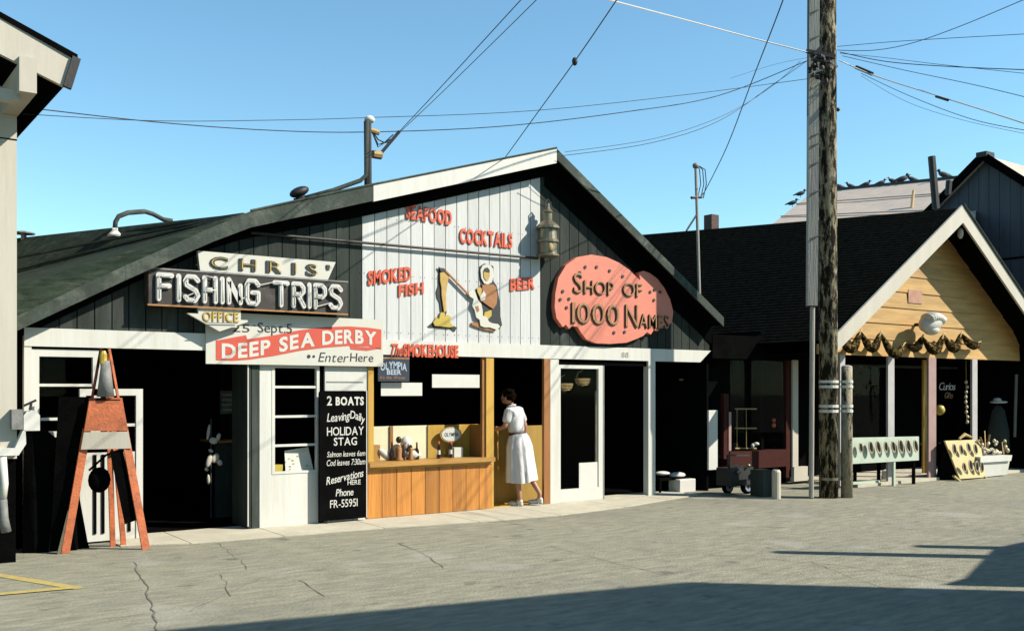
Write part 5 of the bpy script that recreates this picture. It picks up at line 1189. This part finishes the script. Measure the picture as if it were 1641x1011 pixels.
wire([(1129, 308, 16.5), (1165, 235, 15), (1205, 130, 13), (1255, 0, 10), (1280, -80, 9)], .008, 'dark wire rising steeply from the eave mast out of the top of view')
wire([(955, -5, 11), (1100, 33, 13), (1200, 60, 14.2), (1293, 84, Zp - .3)], .011, 'thick white cable coming down from the top edge to the pole', True)
wc = wire([(1345, 97, Zp - .3), (1400, 121, 14.6), (1500, 153, 13), (1580, 178, 12), (1660, 204, 11)], .010, 'thick white cable leaving the pole towards the right edge', True)
MB().tube([PZ(1372, 108, 14.9), PZ(1398, 119, 14.65)], .028, 8).build('splice', 'iron', wc); MB().tube([PZ(1500, 155, 13), PZ(1519, 161, 12.7)], .016, 8).build('splice', 'iron', wc)
for i, (pts, r_, lab) in enumerate([
    ([(1342, 75, Zp), (1450, 66, 14), (1660, 54, 12)], .005, 'wire from the pole top running almost level to the right edge'),
    ([(1342, 81, Zp), (1400, 81, 14.6), (1460, 70, 13.8), (1540, 42, 12.8), (1650, -4, 11.5)], .006, 'wire sweeping up from the pole to the top right corner'),
    ([(1346, 84, Zp), (1420, 99, 14.4), (1520, 107, 13), (1660, 113, 11.8)], .007, 'sagging wire from the pole to the right edge, below the level one'),
    ([(1346, 86, Zp), (1410, 92, 14.4), (1500, 103, 13), (1660, 120, 11.8)], .004, 'thin wire crossing the sagging wire right of the pole'),
    ([(1350, 90, Zp), (1450, 113, 14), (1560, 136, 12.6), (1660, 160, 11.6)], .005, 'thin wire sloping to the right edge just above the white cable'),
    ([(1380, 118, 15), (1460, 155, 13.6), (1560, 192, 12.4), (1660, 212, 11.6)], .005, 'upper thin wire sagging below the white cable right of the pole'),
    ([(1380, 122, 15), (1450, 162, 13.7), (1540, 192, 12.6), (1660, 218, 11.6)], .003, 'lowest faint wire sagging below the white cable right of the pole'),
    ([(1293, 98, Zp), (1240, 135, 15), (1150, 195, 14.4), (1040, 230, 14), (900, 250, 13.6)], .005, 'wire falling left from the pole to the ridge of the gabled shop'),
    ([(1283, 98, Zp), (1235, 140, 15), (1160, 185, 14.4), (1050, 222, 14), (905, 244, 13.7)], .004, 'second thinner wire falling left from the pole to the gable ridge'),
    ([(1293, 93, Zp), (1240, 104, 16.4), (1170, 126, 18)], .003, 'faint short wire going off behind to the left of the pole')]): wire(pts, r_, lab)

# ================================================================ buildings across the street that throw the near shadows
kx = 1 / math.tan(SUN_EL); Sh = Vector((.719, -.695, 0)).normalized()
def lift(x, y, h): return G(x, y) + Sh * (h * kx) + Vector((0, 0, h))
def flatblock(name, label, tops, h, m):
    o = thing(name, label, 'building', (tops[0].x, tops[0].y, 0)); n = len(tops)
    q = MB().add([(p.x, p.y, 0) for p in tops] + [(p.x, p.y, h) for p in tops], [tuple(range(n)), tuple(range(2 * n - 1, n - 1, -1))] + [(i, (i + 1) % n, (i + 1) % n + n, i + n) for i in range(n)])
    q.build('walls', m, o); return o
hA = 7.0
tA = lift(240, 1011, hA); tC = lift(1100, 932, hA); dAC = (tA - tC).normalized()
tE = lift(1640, 957, hA)
tops = [tC + dAC * 7.2, tC, tE, tE + Vector((1.5, -9, 0)), tC + dAC * 7.2 + Vector((1.0, -9.5, 0))]
ob = flatblock('brown_wharf_building', 'tall brown flat roofed wharf building across the street behind the camera', tops, hA, 'opposite')
hB = 3.2
tb = [lift(1508, 937, hB), lift(1545, 926, hB), lift(1592, 878, hB), lift(1640, 868, hB), lift(1760, 866, hB), lift(1760, 944, hB)]
sk_ = flatblock('bait_shack', 'low brown bait shack with two roof spars standing off to the right of the street', tb, hB, 'opposite')
for (xa, ya), h2 in (((1250, 884.5), 5.1), ((1478, 875), 4.0)):
    p = lift(xa, ya, h2); q = G(1660, ya + 4) ; MB().tube([(p.x, p.y, 0), (p.x, p.y, h2)], [.16, .10], 8).build('spar', 'pole', sk_)
